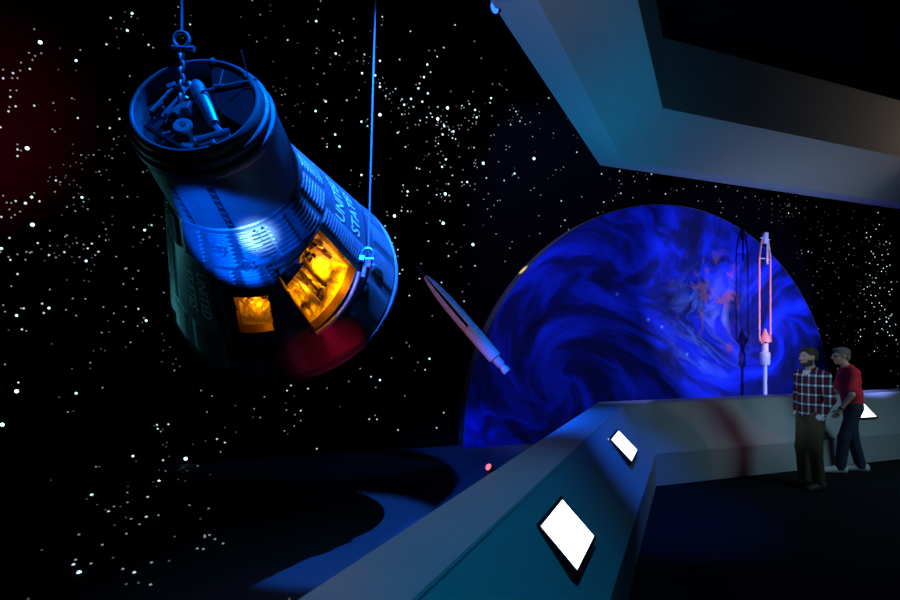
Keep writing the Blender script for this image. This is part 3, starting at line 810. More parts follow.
# ---------------------------------------------------------------- stars
def star_mesh(b):
    r = STAR_RAD[b]
    m = MB().lathe([(r, 0.0), (r * 0.8, r * 0.5), (r * 0.35, r * 0.85)], 8)
    m.add([(0.35 * r * math.sin(2 * PI * i / 8), 0.35 * r * math.cos(2 * PI * i / 8), r * 0.85) for i in range(8)], [tuple(range(8))])
    me = bpy.data.meshes.new('star_light'); me.from_pydata(m.v, [], m.f); me.materials.append(STAR_MAT[b])
    return me
SM = {b: star_mesh(b) for b in range(1, 6)}
QW = (-NB).to_track_quat('Z', 'Y')
def wpos(t, z): return W0 + U * (t / 100.0) + Vector((0, 0, z / 100.0)) - NB * 0.001
GROUPS = [
    ('large bright cyan-white star light on the black wall just above the globe', 'bright star lights on the black wall just above the globe', False, [(-297,526,5),(-399,506,5),(-384,626,4),(-337,494,4)]),
    ('large bright cyan-white star light on the black wall between capsule and globe', 'bright star lights on the black wall between capsule and globe', False, [(-467,596,5),(-471,444,5),(-419,358,5),(-475,392,5),(-562,398,5),(-485,574,5),(-587,567,5),(-412,587,4),(-617,632,4),(-456,556,4),(-513,600,4),(-500,154,4),(-476,548,4),(-533,602,4),(-661,524,4),(-473,563,4),(-415,600,4),(-660,657,4),(-587,119,4),(-539,442,4),(-545,590,4),(-470,505,4),(-504,666,4),(-587,614,4),(-520,622,4),(-587,658,4),(-503,616,4),(-595,632,4),(-510,643,4),(-618,551,4),(-430,469,4),(-477,491,4),(-618,462,4),(-654,505,4)]),
    ('large bright cyan-white star light on the black wall below the capsule', 'bright star lights on the black wall below the capsule', False, [(-1105,71,5),(-881,8,5),(-950,17,4)]),
    ('large bright cyan-white star light on the black wall left of the capsule', 'bright star lights on the black wall left of the capsule', False, [(-1089,116,5),(-1077,451,5),(-1071,346,5),(-1062,600,5),(-951,663,4),(-1052,231,4),(-1106,311,4),(-1072,384,4),(-933,215,4),(-1013,389,4),(-1020,582,4),(-1008,299,4),(-957,637,4),(-1020,111,4),(-935,348,4),(-1079,375,4),(-1089,220,4)]),
    ('large bright cyan-white star light on the black wall above the capsule', 'bright star lights on the black wall above the capsule', False, [(-692,558,4),(-676,576,4),(-691,704,4)]),
    ('large bright cyan-white star light on the dark pit floor below the capsule', 'bright star lights on the dark pit floor below the capsule', True, [(-430,600,4),(-296,399,4),(-384,660,4)]),
    ('large bright cyan-white star light on the black wall right of the globe', 'bright star lights on the black wall right of the globe', False, [(679,233,4)]),
    ('small white star light on the black wall left of the capsule', 'small star lights on the black wall left of the capsule', False, [(-1096,519,3),(-1093,552,3),(-926,356,3),(-1044,410,3),(-1006,317,3),(-967,507,3),(-1074,561,3),(-1088,448,3),(-1034,310,3),(-1106,354,3),(-1001,324,3),(-1069,511,3),(-930,621,3),(-1097,326,3),(-1087,128,3),(-1065,321,3),(-1060,237,3),(-1081,230,3),(-1063,379,3),(-1096,296,3),(-1104,543,3),(-1090,377,3),(-1052,305,3),(-1083,201,3),(-1098,499,3),(-979,492,3),(-1088,439,3),(-978,651,3),(-1088,277,3),(-993,313,3),(-1090,507,3),(-1018,501,3),(-983,612,3),(-1107,476,3),(-943,232,3),(-1058,224,3),(-949,351,2),(-959,235,2),(-1095,354,2),(-952,658,2),(-1019,324,2),(-910,257,2),(-954,571,2),(-943,288,2)]),
    ('small white star light on the black wall right of the globe', 'small star lights on the black wall right of the globe', False, [(680,370,3),(629,329,3),(648,501,3),(661,272,3),(624,404,3),(598,311,3),(691,428,3),(349,476,3),(607,437,3),(607,449,3),(715,188,3),(635,328,3),(586,196,3),(692,374,3),(634,269,3),(691,222,3),(713,226,3),(626,278,3),(678,431,3),(678,244,3),(586,212,3),(653,279,3),(411,392,3),(636,232,3),(685,401,3),(655,316,3),(647,373,3),(618,375,3),(610,317,3),(635,160,3),(662,215,3),(645,204,3),(673,263,3),(623,297,3),(683,207,3),(695,248,3),(699,314,3),(688,308,3),(639,296,3),(653,472,3),(637,391,3),(663,398,3),(602,245,3),(701,199,3),(692,301,3),(619,346,3),(654,239,3),(661,357,3),(697,332,3),(690,199,3),(641,340,3),(641,460,3),(631,399,3),(687,241,3),(699,252,3),(622,440,3),(667,365,3),(665,386,2),(422,390,2),(249,505,2),(628,340,2),(444,214,2)]),
    ('small white star light on the black wall between capsule and globe', 'small star lights on the black wall between capsule and globe', False, [(-465,462,3),(-464,442,3),(-561,361,3),(-440,468,3),(-436,256,3),(-550,408,3),(-415,320,3),(-583,212,3),(-536,263,3),(-543,518,3),(-458,478,3),(-505,574,3),(-417,532,3),(-428,428,3),(-498,582,3),(-502,359,3),(-459,555,3),(-452,543,3),(-587,620,3),(-583,733,3),(-486,683,3),(-474,701,3),(-478,288,3),(-481,396,3),(-557,540,3),(-458,544,3),(-608,545,3),(-553,300,3),(-474,59,3),(-534,718,3),(-440,604,3),(-487,33,3),(-523,484,3),(-495,576,3),(-453,745,3),(-487,441,3),(-540,435,3),(-547,452,3),(-503,455,3),(-613,664,3),(-484,531,3),(-555,542,3),(-549,573,3),(-529,589,3),(-642,583,3),(-498,654,3),(-649,680,3),(-518,293,3),(-464,558,3),(-556,33,3),(-560,615,3),(-556,341,3),(-518,483,3),(-518,631,3),(-485,595,3),(-549,599,3),(-474,566,3),(-517,567,3),(-539,408,3),(-426,609,3),(-577,600,3),(-548,307,3),(-508,135,3),(-465,335,3),(-553,666,3),(-602,125,3),(-578,380,3),(-571,596,2),(-536,176,2),(-478,438,2),(-631,720,2),(-576,613,2),(-407,598,2),(-524,628,2),(-654,692,2),(-472,432,2),(-428,614,2)]),
    ('small white star light on the black wall below the capsule', 'small star lights on the black wall below the capsule', False, [(-592,53,3),(-704,108,3),(-827,29,3),(-736,106,3),(-605,54,3),(-918,55,3),(-911,8,3),(-919,61,3),(-690,10,3),(-730,114,3),(-838,35,3),(-715,73,3),(-904,61,3),(-776,65,2)]),
    ('small white star light on the black wall just above the globe', 'small star lights on the black wall just above the globe', False, [(-386,617,3),(-326,592,3),(-358,479,3),(-104,479,3),(5,488,3),(137,516,3),(-239,452,3),(-205,549,3),(-149,513,3),(-30,525,3),(-334,609,3),(-231,416,3),(-345,583,3),(-393,480,3),(-144,458,3),(-266,644,3),(-107,523,3),(-256,579,2),(-346,610,2),(-223,399,2),(-371,441,2),(-304,466,2),(-74,516,2),(-339,614,2)]),
    ('small white star light on the dark pit floor below the capsule', 'small star lights on the dark pit floor below the capsule', True, [(-311,413,3),(-252,399,3),(-358,592,3),(-319,525,3),(-370,542,3),(-225,445,2),(-266,551,2),(-354,477,2),(-309,530,2),(-229,476,2)]),
    ('small white star light on the black wall above the capsule', 'small star lights on the black wall above the capsule', False, [(-674,502,3),(-735,665,3),(-875,662,3),(-776,697,2)]),
]
REST = [(220,500,2,0),(299,493,2,0),(319,512,2,0),(352,496,2,0),(346,492,2,0),(372,489,2,0),(382,479,2,0),(437,498,2,0),(297,451,2,0),(389,394,2,0),(485,422,2,0),(480,402,2,0),(545,417,2,0),(465,373,2,0),(511,336,2,0),(442,297,2,0),(-1069,617,2,0),(-1015,598,2,0),(-1075,583,2,0),(-1061,585,2,0),(-1068,580,2,0),(-1071,574,2,0),(-1084,568,2,0),(-1085,557,2,0),(-1104,555,2,0),(-1094,545,2,0),(-1088,546,2,0),(-1096,528,2,0),(-1089,529,2,0),(-1025,528,2,0),(-924,618,2,0),(-979,533,2,0),(-891,685,2,0),(-1097,505,2,0),(-1047,518,2,0),(-1048,481,2,0),(-1045,478,2,0),(-1088,455,2,0),(-1084,447,2,0),(-1014,449,2,0),(-999,451,2,0),(-992,428,2,0),(-1039,408,2,0),(-1045,394,2,0),(-1104,383,2,0),(-1069,390,2,0),(-1023,388,2,0),(-994,492,2,0),(-974,477,2,0),(-976,449,2,0),(-976,392,2,0),(-957,395,2,0),(-937,433,2,0),(-1100,374,2,0),(-1095,374,2,0),(-1097,365,2,0),(-1085,363,2,0),(-1091,358,2,0),(-1051,339,2,0),(-1031,374,2,0),(-1021,369,2,0),(-1011,383,2,0),(-1006,373,2,0),(-1051,318,2,0),(-1033,332,2,0),(-1031,334,2,0),(-1011,322,2,0),(-992,335,2,0),(-1107,306,2,0),(-1098,300,2,0),(-1088,304,2,0),(-1078,308,2,0),(-1072,308,2,0),(-1074,307,2,0),(-1079,297,2,0),(-1044,302,2,0),(-1016,304,2,0),(-997,308,2,0),(-1095,260,2,0),(-1051,257,2,0),(-1024,245,2,0),(-1009,245,2,0),(-929,338,2,0),(-937,334,2,0),(-984,346,2,0),(-984,330,2,0),(-905,358,2,0),(-905,346,2,0),(-971,307,2,0),(-960,290,2,0),(-958,291,2,0),(-950,276,2,0),(-962,268,2,0),(-945,261,2,0),(-1104,234,2,0),(-1102,225,2,0),(-1084,230,2,0),(-1032,229,2,0),(-1020,221,2,0),(-1078,199,2,0),(-1003,154,2,0),(-1102,153,2,0),(-987,234,2,0),(-974,225,2,0),(-936,219,2,0),(-944,207,2,0),(-962,213,2,0),(-989,197,2,0),(-953,183,2,0),(-988,118,2,0),(-896,141,2,0),(-1030,85,2,0),(-996,5,2,0),(-914,51,2,0),(-860,110,2,0),(-845,101,2,0),(-770,97,2,0),(-737,75,2,0),(-785,79,2,0),(-724,67,2,0),(-852,77,2,0),(-725,49,2,0),(-740,42,2,0),(-833,15,2,0),(-674,108,2,0),(-639,118,2,0),(-620,139,2,0),(-594,107,2,0),(-567,156,2,0),(-541,182,2,0),(-521,148,2,0),(-544,91,2,0),(-595,60,2,0),(-715,57,2,0),(-788,717,2,0),(-781,654,2,0),(-739,578,2,0),(-744,576,2,0),(-684,738,2,0),(-688,724,2,0),(-704,701,2,0),(-664,694,2,0),(-655,676,2,0),(-654,655,2,0),(-690,660,2,0),(-691,652,2,0),(-669,638,2,0),(-696,627,2,0),(-679,621,2,0),(-689,602,2,0),(-679,578,2,0),(-627,590,2,0),(-674,549,2,0),(-677,544,2,0),(-650,549,2,0),(-681,515,2,0),(-674,507,2,0),(-635,468,2,0),(-608,556,2,0),(-622,603,2,0),(-629,689,2,0),(-614,653,2,0),(-625,651,2,0),(-584,719,2,0),(-501,691,2,0),(-490,693,2,0),(-516,643,2,0),(-582,630,2,0),(-565,609,2,0),(-570,605,2,0),(-416,723,2,0),(-403,695,2,0),(-381,652,2,0),(-367,654,2,0),(-353,646,2,0),(-461,626,2,0),(-419,632,2,0),(-551,596,2,0),(-555,583,2,0),(-537,586,2,0),(-544,574,2,0),(-537,576,2,0),(-501,592,2,0),(-506,565,2,0),(-519,559,2,0),(-525,559,2,0),(-539,551,2,0),(-505,532,2,0),(-501,511,2,0),(-441,599,2,0),(-436,601,2,0),(-417,591,2,0),(-407,590,2,0),(-419,586,2,0),(-413,579,2,0),(-413,575,2,0),(-420,575,2,0),(-382,594,2,0),(-369,579,2,0),(-384,558,2,0),(-378,560,2,0),(-387,533,2,0),(-354,543,2,0),(-347,542,2,0),(-354,536,2,0),(-369,512,2,0),(-414,510,2,0),(-417,505,2,0),(-414,504,2,0),(-416,499,2,0),(-411,497,2,0),(-427,530,2,0),(-445,512,2,0),(-475,511,2,0),(-479,518,2,0),(-485,513,2,0),(-481,498,2,0),(-472,495,2,0),(-461,492,2,0),(-438,490,2,0),(-479,580,2,0),(-468,582,2,0),(-485,568,2,0),(-479,570,2,0),(-469,571,2,0),(-488,563,2,0),(-485,563,2,0),(-478,558,2,0),(-466,563,2,0),(-456,551,2,0),(-465,548,2,0),(-447,568,2,0),(-441,569,2,0),(-445,562,2,0),(-434,583,2,0),(-427,579,2,0),(-428,563,2,0),(-483,543,2,0),(-488,541,2,0),(-489,535,2,0),(-489,526,2,0),(-447,532,2,0),(-286,613,2,0),(-331,604,2,0),(-323,599,2,0),(-305,593,2,0),(-315,588,2,0),(-300,567,2,0),(-341,491,2,0),(-329,487,2,0),(-234,517,2,0),(-251,510,2,0),(-297,471,2,0),(-600,462,2,0),(-589,465,2,0),(-499,480,2,0),(-549,441,2,0),(-522,446,2,0),(-501,426,2,0),(-549,414,2,0),(-533,408,2,0),(-575,404,2,0),(-574,398,2,0),(-505,390,2,0),(-469,462,2,0),(-480,443,2,0),(-462,432,2,0),(-436,464,2,0),(-440,461,2,0),(-425,463,2,0),(-415,467,2,0),(-416,457,2,0),(-398,441,2,0),(-389,452,2,0),(-366,442,2,0),(-378,432,2,0),(-391,424,2,0),(-384,411,2,0),(-436,392,2,0),(-374,380,2,0),(-283,459,2,0),(-287,420,2,0),(-285,387,2,0),(-240,404,2,0),(-194,464,2,0),(-158,436,2,0),(-127,439,2,0),(-123,463,2,0),(-346,356,2,0),(-356,331,2,0),(-565,352,2,0),(-563,333,2,0),(-556,330,2,0),(-515,319,2,0),(-468,357,2,0),(-458,356,2,0),(-451,343,2,0),(-442,317,2,0),(-439,273,2,0),(-495,229,2,0),(-565,250,2,0),(-342,368,2,0),(-108,504,2,0),(-103,498,2,0),(-71,506,2,0),(-40,514,2,0),(-75,473,2,0),(34,498,2,0),(51,503,2,0),(86,512,2,0),(198,512,2,0),(151,485,2,0),(157,472,2,0),(152,461,2,0),(195,457,2,0),(90,481,2,0),(215,477,1,0),(260,498,1,0),(260,457,1,0),(266,490,1,0),(299,481,1,0),(353,491,1,0),(331,485,1,0),(360,475,1,0),(401,492,1,0),(342,467,1,0),(364,470,1,0),(443,464,1,0),(441,451,1,0),(418,444,1,0),(407,421,1,0),(391,387,2,0),(375,387,1,0),(476,482,1,0),(509,497,1,0),(508,487,1,0),(562,498,1,0),(505,456,1,0),(457,455,1,0),(453,444,1,0),(452,433,2,0),(527,411,1,0),(563,409,2,0),(510,397,1,0),(545,392,2,0),(671,490,1,0),(616,428,2,0),(591,426,1,0),(669,424,2,0),(652,432,1,0),(655,425,2,0),(652,417,1,0),(682,412,2,0),(690,416,1,0),(627,383,1,0),(605,377,2,0),(478,368,1,0),(491,370,2,0),(447,371,1,0),(559,368,2,0),(576,364,1,0),(536,382,2,0),(602,390,1,0),(676,357,2,0),(648,356,1,0),(604,348,2,0),(643,348,1,0),(608,330,1,0),(619,319,2,0),(588,310,1,0),(585,301,2,0),(576,331,1,0),(718,334,2,0),(671,329,1,0),(671,317,2,0),(652,302,1,0),(599,299,2,0),(547,294,1,0),(607,285,2,0),(666,269,1,0),(656,260,2,0),(672,253,1,0),(602,256,2,0),(634,254,1,0),(575,268,2,0),(541,244,1,0),(690,247,2,0),(670,225,1,0),(668,212,2,0),(698,210,1,0),(599,215,2,0),(569,210,1,0),(578,206,2,0),(569,186,1,0),(579,186,2,0),(639,173,1,0),(646,168,2,0),(645,159,1,0),(681,174,2,0),(723,182,1,0),(721,177,2,0),(721,159,1,0),(695,111,2,0),(722,103,1,0),(721,72,2,0),(721,66,1,0),(507,120,2,0),(408,350,1,0),(439,347,2,0),(447,337,1,0),(425,315,2,0),(484,321,1,0),(448,200,1,0),(471,199,2,0),(474,181,1,0),(518,254,2,0),(-1039,596,1,0),(-1020,568,1,0),(-1041,566,1,0),(-1022,527,1,0),(-960,663,1,0),(-944,657,1,0),(-961,649,1,0),(-971,637,1,0),(-965,638,1,0),(-970,625,1,0),(-937,635,1,0),(-968,609,1,0),(-961,546,1,0),(-895,671,1,0),(-874,676,1,0),(-895,658,1,0),(-885,640,1,0),(-1045,508,1,0),(-1039,483,1,0),(-1024,463,1,0),(-1005,450,1,0),(-1008,446,1,0),(-1024,450,1,0),(-1035,433,1,0),(-1027,432,1,0),(-1020,438,1,0),(-1014,437,1,0),(-1013,429,1,0),(-1051,427,1,0),(-996,427,1,0),(-1051,414,1,0),(-1044,415,1,0),(-1053,408,1,0),(-1039,404,1,0),(-1032,418,1,0),(-1033,415,1,0),(-1023,412,1,0),(-1019,406,1,0),(-1015,403,1,0),(-1028,406,1,0),(-1017,394,1,0),(-1005,387,1,0),(-969,520,1,0),(-968,481,1,0),(-970,469,1,0),(-976,462,1,0),(-992,459,1,0),(-960,483,1,0),(-961,458,1,0),(-985,451,1,0),(-980,452,1,0),(-990,423,1,0),(-983,431,1,0),(-980,417,1,0),(-963,411,1,0),(-944,396,1,0),(-932,436,1,0),(-1037,362,1,0),(-1012,376,1,0),(-1023,378,1,0),(-1061,313,1,0),(-1042,319,1,0),(-1020,331,1,0),(-1024,323,1,0),(-1028,318,1,0),(-1032,321,1,0),(-1011,316,1,0),(-1057,297,1,0),(-1040,305,1,0),(-1046,308,1,0),(-1025,304,1,0),(-1022,296,1,0),(-1001,304,1,0),(-998,294,1,0),(-1007,287,1,0),(-1002,285,1,0),(-1031,271,1,0),(-1010,271,1,0),(-1005,270,1,0),(-976,365,1,0),(-930,356,1,0),(-940,329,1,0),(-950,323,1,0),(-987,355,1,0),(-980,331,1,0),(-983,338,1,0),(-976,353,1,0),(-910,352,1,0),(-913,369,1,0),(-923,371,1,0),(-918,326,1,0),(-911,316,1,0),(-904,313,1,0),(-902,283,1,0),(-1098,200,1,0),(-1049,181,1,0),(-999,171,1,0),(-1003,146,1,0),(-1025,146,1,0),(-1040,106,1,0),(-938,212,1,0),(-937,200,1,0),(-981,214,1,0),(-980,198,1,0),(-959,176,1,0),(-990,174,1,0),(-985,171,1,0),(-905,223,1,0),(-912,196,1,0),(-910,186,1,0),(-902,176,1,0),(-911,171,1,0),(-913,154,1,0),(-894,158,1,0),(-889,147,1,0),(-898,151,1,0),(-1023,86,1,0),(-992,5,1,0),(-923,60,1,0),(-911,54,1,0),(-906,34,1,0),(-911,31,1,0),(-907,28,1,0),(-946,9,1,0),(-903,13,1,0),(-871,29,1,0),(-725,97,1,0),(-738,86,1,0),(-787,66,1,0),(-735,37,1,0),(-827,52,1,0),(-811,44,1,0),(-854,33,1,0),(-812,85,1,0),(-526,134,1,0),(-653,77,1,0),(-761,715,1,0),(-761,706,1,0),(-804,688,1,0),(-741,686,1,0),(-720,663,1,0),(-768,663,1,0),(-792,662,1,0),(-757,627,1,0),(-717,595,1,0),(-737,604,1,0),(-746,586,1,0),(-753,581,1,0),(-742,584,1,0),(-757,587,1,0),(-668,649,1,0),(-686,658,1,0),(-720,565,1,0),(-724,562,1,0),(-711,568,1,0),(-716,553,1,0),(-727,529,1,0),(-744,560,1,0),(-738,541,1,0),(-620,449,1,0),(-622,443,1,0),(-637,444,1,0),(-611,552,1,0),(-627,668,1,0),(-615,658,1,0),(-639,646,1,0),(-615,648,1,0),(-646,633,1,0),(-612,618,1,0),(-582,728,1,0),(-603,705,1,0),(-592,680,1,0),(-604,662,1,0),(-606,651,1,0),(-589,626,1,0),(-593,621,1,0),(-579,622,1,0),(-582,609,1,0),(-355,682,1,0),(-363,651,1,0),(-577,595,1,0),(-567,590,1,0),(-540,592,1,0),(-543,580,1,0),(-568,576,1,0),(-541,560,1,0),(-568,557,1,0),(-538,522,1,0),(-509,507,1,0),(-504,507,1,0),(-510,500,1,0),(-569,495,1,0),(-451,602,1,0),(-476,591,1,0),(-396,614,1,0),(-349,591,1,0),(-422,533,1,0),(-456,564,1,0),(-422,568,1,0),(-483,537,1,0),(-446,537,1,0),(-291,629,1,0),(-226,611,1,0),(-284,584,1,0),(-342,619,1,0),(-329,610,1,0),(-340,598,1,0),(-342,592,1,0),(-257,570,1,0),(-213,581,1,0),(-204,577,1,0),(-294,539,1,0),(-337,504,1,0),(-240,511,1,0),(-257,499,1,0),(-267,492,1,0),(-596,458,1,0),(-546,447,1,0),(-486,466,1,0),(-486,451,1,0),(-604,401,1,0),(-477,450,1,0),(-399,394,1,0),(-130,505,1,0),(-146,438,1,0),(-111,478,1,0),(-117,473,1,0),(-569,356,1,0),(-465,361,1,0),(-442,352,1,0),(-427,287,1,0),(-307,381,1,0),(-108,490,1,0),(-64,523,1,0),(-44,522,1,0),(-35,490,1,0),(20,500,1,0),(104,511,1,0),(171,518,1,0),(147,491,1,0),(144,485,1,0),(101,481,1,0),(260,478,1,0),(273,499,1,0),(299,504,1,0),(299,469,1,0),(346,507,1,0),(372,516,1,0),(337,497,1,0),(323,492,1,0),(406,509,1,0),(352,468,1,0),(400,470,1,0),(320,456,1,0),(330,451,1,0),(370,425,1,0),(378,375,1,0),(447,430,1,0),(323,477,1,0),(327,466,1,0),(465,487,1,0),(557,481,1,0),(476,437,1,0),(473,421,1,0),(466,397,1,0),(543,445,1,0),(573,451,1,0),(531,436,1,0),(562,391,1,0),(605,481,1,0),(631,469,1,0),(666,472,1,0),(602,462,1,0),(695,447,1,0),(641,419,1,0),(458,380,1,0),(509,359,1,0),(453,355,1,0),(674,421,1,0),(496,351,1,0),(502,348,1,0),(681,350,1,0),(575,319,1,0),(585,319,1,0),(588,328,1,0),(635,317,1,0),(623,307,1,0),(513,297,1,0),(578,291,1,0),(525,274,1,0),(551,247,1,0),(578,241,1,0),(693,284,1,0),(563,283,1,0),(568,176,1,0),(635,181,1,0),(676,147,1,0),(616,151,1,0),(718,146,1,0),(502,234,1,0),(518,202,1,0),(530,220,1,0),(541,187,1,0),(529,181,1,0),(365,339,1,0),(429,335,1,0),(455,285,1,0),(455,304,1,0),(421,264,1,0),(474,247,1,0),(479,191,1,0),(477,221,1,0),(-404,710,2,1),(-373,739,2,1),(-393,609,2,1),(-293,562,2,1),(-233,475,2,1),(-231,471,2,1),(-219,466,2,1),(-315,453,2,1),(-316,422,2,1),(-298,415,2,1),(-369,572,2,1),(-375,558,2,1),(-331,519,2,1),(-313,504,2,1),(-310,479,2,1),(-265,405,2,1),(-249,417,2,1),(-227,379,2,1),(-207,456,2,1),(-219,444,2,1),(-529,663,1,1),(-425,585,1,1),(-416,715,1,1),(-390,728,1,1),(-375,713,1,1),(-389,655,1,1),(-373,635,1,1),(-363,668,1,1),(-349,659,1,1),(-409,635,1,1),(-331,691,1,1),(-259,519,1,1),(-398,564,1,1),(-377,547,1,1),(-361,442,1,1),(-302,358,1,1),(-367,557,1,1),(-339,523,1,1),(-260,472,1,1),(-287,426,1,1),(-236,420,1,1),(-246,380,1,1),(-238,382,1,1),(-336,501,1,1),(-115,358,1,1)]
for label, group, floor, pts in GROUPS:
    for a, b, s in pts:
        o = bpy.data.objects.new('star_light', SM[s]); COL.objects.link(o)
        o.rotation_mode = 'QUATERNION'
        if floor:
            o.location = (a / 100.0, b / 100.0, 0.001)
        else:
            o.location = wpos(a, b); o.rotation_quaternion = QW
        tag(o, label, 'star', group)
m = MB(); mi = []
RW = QW.to_matrix()
for a, b, s, floor in REST:
    base = Vector((a / 100.0, b / 100.0, 0.001)) if floor else wpos(a, b)
    R = Matrix.Identity(3) if floor else RW
    me = SM[s]
    m.add([base + R @ v.co for v in me.vertices], [tuple(p.vertices) for p in me.polygons])
    mi += [s - 1] * len(me.polygons)
o = m.build('faint_stars', [STAR_MAT[b] for b in range(1, 6)], None, fix=False)
o.data.polygons.foreach_set('material_index', mi)
o['kind'] = 'stuff'
tag(o, 'faint tiny star points scattered all over the black wall and floor', 'stars')

# ---------------------------------------------------------------- people
def sdf_mesh(prims, lo, hi, cell, cuts=()):
    lo = np.array(lo, float); hi = np.array(hi, float)
    n = np.ceil((hi - lo) / cell).astype(int) + 1
    ax_ = [lo[i] + cell * np.arange(n[i]) for i in range(3)]
    D = np.full(n, 0.3)
    for p in prims:
        kind, k = p[0], p[-1]
        if kind == 'cap':
            a, b, ra, rb = np.array(p[1], float), np.array(p[2], float), p[3], p[4]
            mn = np.minimum(a - ra, b - rb) - k - 0.03; mx = np.maximum(a + ra, b + rb) + k + 0.03
        else:
            c, r = np.array(p[1], float), np.array(p[2], float)
            big = r.max(); mn = c - big - k - 0.03; mx = c + big + k + 0.03
        i0 = np.maximum(0, np.floor((mn - lo) / cell).astype(int)); i1 = np.minimum(n, np.ceil((mx - lo) / cell).astype(int) + 1)
        if np.any(i1 <= i0): continue
        X, Y, Z = np.meshgrid(*[ax_[i][i0[i]:i1[i]] for i in range(3)], indexing='ij')
        P = np.stack([X, Y, Z], -1)
        if kind == 'cap':
            ab = b - a; t = np.clip(((P - a) @ ab) / (ab @ ab + 1e-12), 0, 1)
            d = np.linalg.norm(P - (a + t[..., None] * ab), axis=-1) - (ra + (rb - ra) * t)
        else:
            Q = P - c
            if len(p) > 4 and p[3] is not None:
                Q = Q @ np.array(p[3])
            q = np.linalg.norm(Q / r, axis=-1); g = np.linalg.norm(Q / (r * r), axis=-1)
            d = q * (q - 1) / np.maximum(g, 1e-6)
        S = D[i0[0]:i1[0], i0[1]:i1[1], i0[2]:i1[2]]
        h = np.clip(0.5 + 0.5 * (S - d) / k, 0, 1)
        S[...] = S * (1 - h) + d * h - k * h * (1 - h)
    if cuts:
        X, Y, Z = np.meshgrid(*ax_, indexing='ij')
        for (nx, ny, nz, w) in cuts:                # keeps nx*x+ny*y+nz*z < w
            D = np.maximum(D, nx * X + ny * Y + nz * Z - w)
    s = D < 0
    c = s[:-1, :-1, :-1].astype(np.int8)
    tot = sum(s[i:n[0] - 1 + i, j:n[1] - 1 + j, l:n[2] - 1 + l].astype(np.int8) for i in (0, 1) for j in (0, 1) for l in (0, 1))
    act = (tot > 0) & (tot < 8)
    idx = -np.ones(act.shape, int); idx[act] = np.arange(act.sum())
    cells = np.argwhere(act)
    acc = np.zeros((len(cells), 3)); cnt = np.zeros(len(cells))
    cor = [(i, j, l) for i in (0, 1) for j in (0, 1) for l in (0, 1)]
    for a in range(8):
        for b in range(a + 1, 8):
            df = [cor[b][i] - cor[a][i] for i in range(3)]
            if sum(abs(x) for x in df) != 1: continue
            A = cells + cor[a]; B = cells + cor[b]
            da = D[A[:, 0], A[:, 1], A[:, 2]]; db = D[B[:, 0], B[:, 1], B[:, 2]]
            cr = (da < 0) != (db < 0)
            t = np.where(cr, da / np.where(np.abs(da - db) < 1e-9, 1, da - db), 0)
            acc[cr] += (A + t[:, None] * (B - A))[cr]; cnt[cr] += 1
    V = lo + cell * acc / np.maximum(cnt, 1)[:, None]
    F = []
    for d in range(3):
        e, f = (d + 1) % 3, (d + 2) % 3
        sl0 = [slice(None)] * 3; sl1 = [slice(None)] * 3
        sl0[d] = slice(0, n[d] - 1); sl1[d] = slice(1, n[d])
        s0 = s[tuple(sl0)]; s1 = s[tuple(sl1)]
        E = np.argwhere(s0 != s1)
        E = E[(E[:, e] > 0) & (E[:, f] > 0) & (E[:, e] < n[e] - 1) & (E[:, f] < n[f] - 1)]
        q = []
        for de, df_ in ((-1, -1), (0, -1), (0, 0), (-1, 0)):
            C = E.copy(); C[:, e] += de; C[:, f] += df_
            q.append(idx[C[:, 0], C[:, 1], C[:, 2]])
        q = np.stack(q, 1)
        flip = s0[E[:, 0], E[:, 1], E[:, 2]]
        q[~flip] = q[~flip][:, ::-1]
        F.append(q)
    F = np.concatenate(F); F = F[(F >= 0).all(1)]
    m = MB(); m.v = [tuple(v) for v in V]; m.f = [tuple(int(i) for i in q) for q in F]
    return m

def cap_(a, b, ra, rb, k=0.03): return ('cap', a, b, ra, rb, k)
def ell(c, r, k=0.03, M=None): return ('ell', c, r, M, k)

def head_prims(hc, tilt=0.0, yaw=0.0, beard=False):
    """head about 0.235 tall round the point hc, facing +y, pitched forward by tilt and turned by yaw"""
    R = (Matrix.Rotation(yaw, 3, 'Z') @ Matrix.Rotation(-tilt, 3, 'X'))
    h = Vector(hc); Rn = np.array(R)
    def T(p): return tuple(h + R @ Vector(p))
    pr = [ell(T((0, -.012, .025)), (.074, .094, .092), .03, Rn), ell(T((0, .022, -.035)), (.062, .068, .075), .03, Rn),
          ell(T((0, .055, -.088)), (.034, .032, .026), .025, Rn),
          cap_(T((0, .092, .018)), T((0, .112, -.022)), .009, .013, .014), ell(T((0, .100, -.028)), (.019, .014, .010), .01, Rn),
          ell(T((0, .078, .028)), (.050, .018, .010), .015, Rn),
          ell(T((0, .088, -.056)), (.024, .010, .006), .008, Rn), ell(T((0, .086, -.068)), (.020, .010, .007), .008, Rn)]
    for s in (-1, 1):
        pr += [ell(T((s * .077, -.004, -.008)), (.010, .022, .033), .008, Rn), ell(T((s * .040, .066, -.022)), (.022, .018, .018), .02, Rn)]
    return pr, T, R

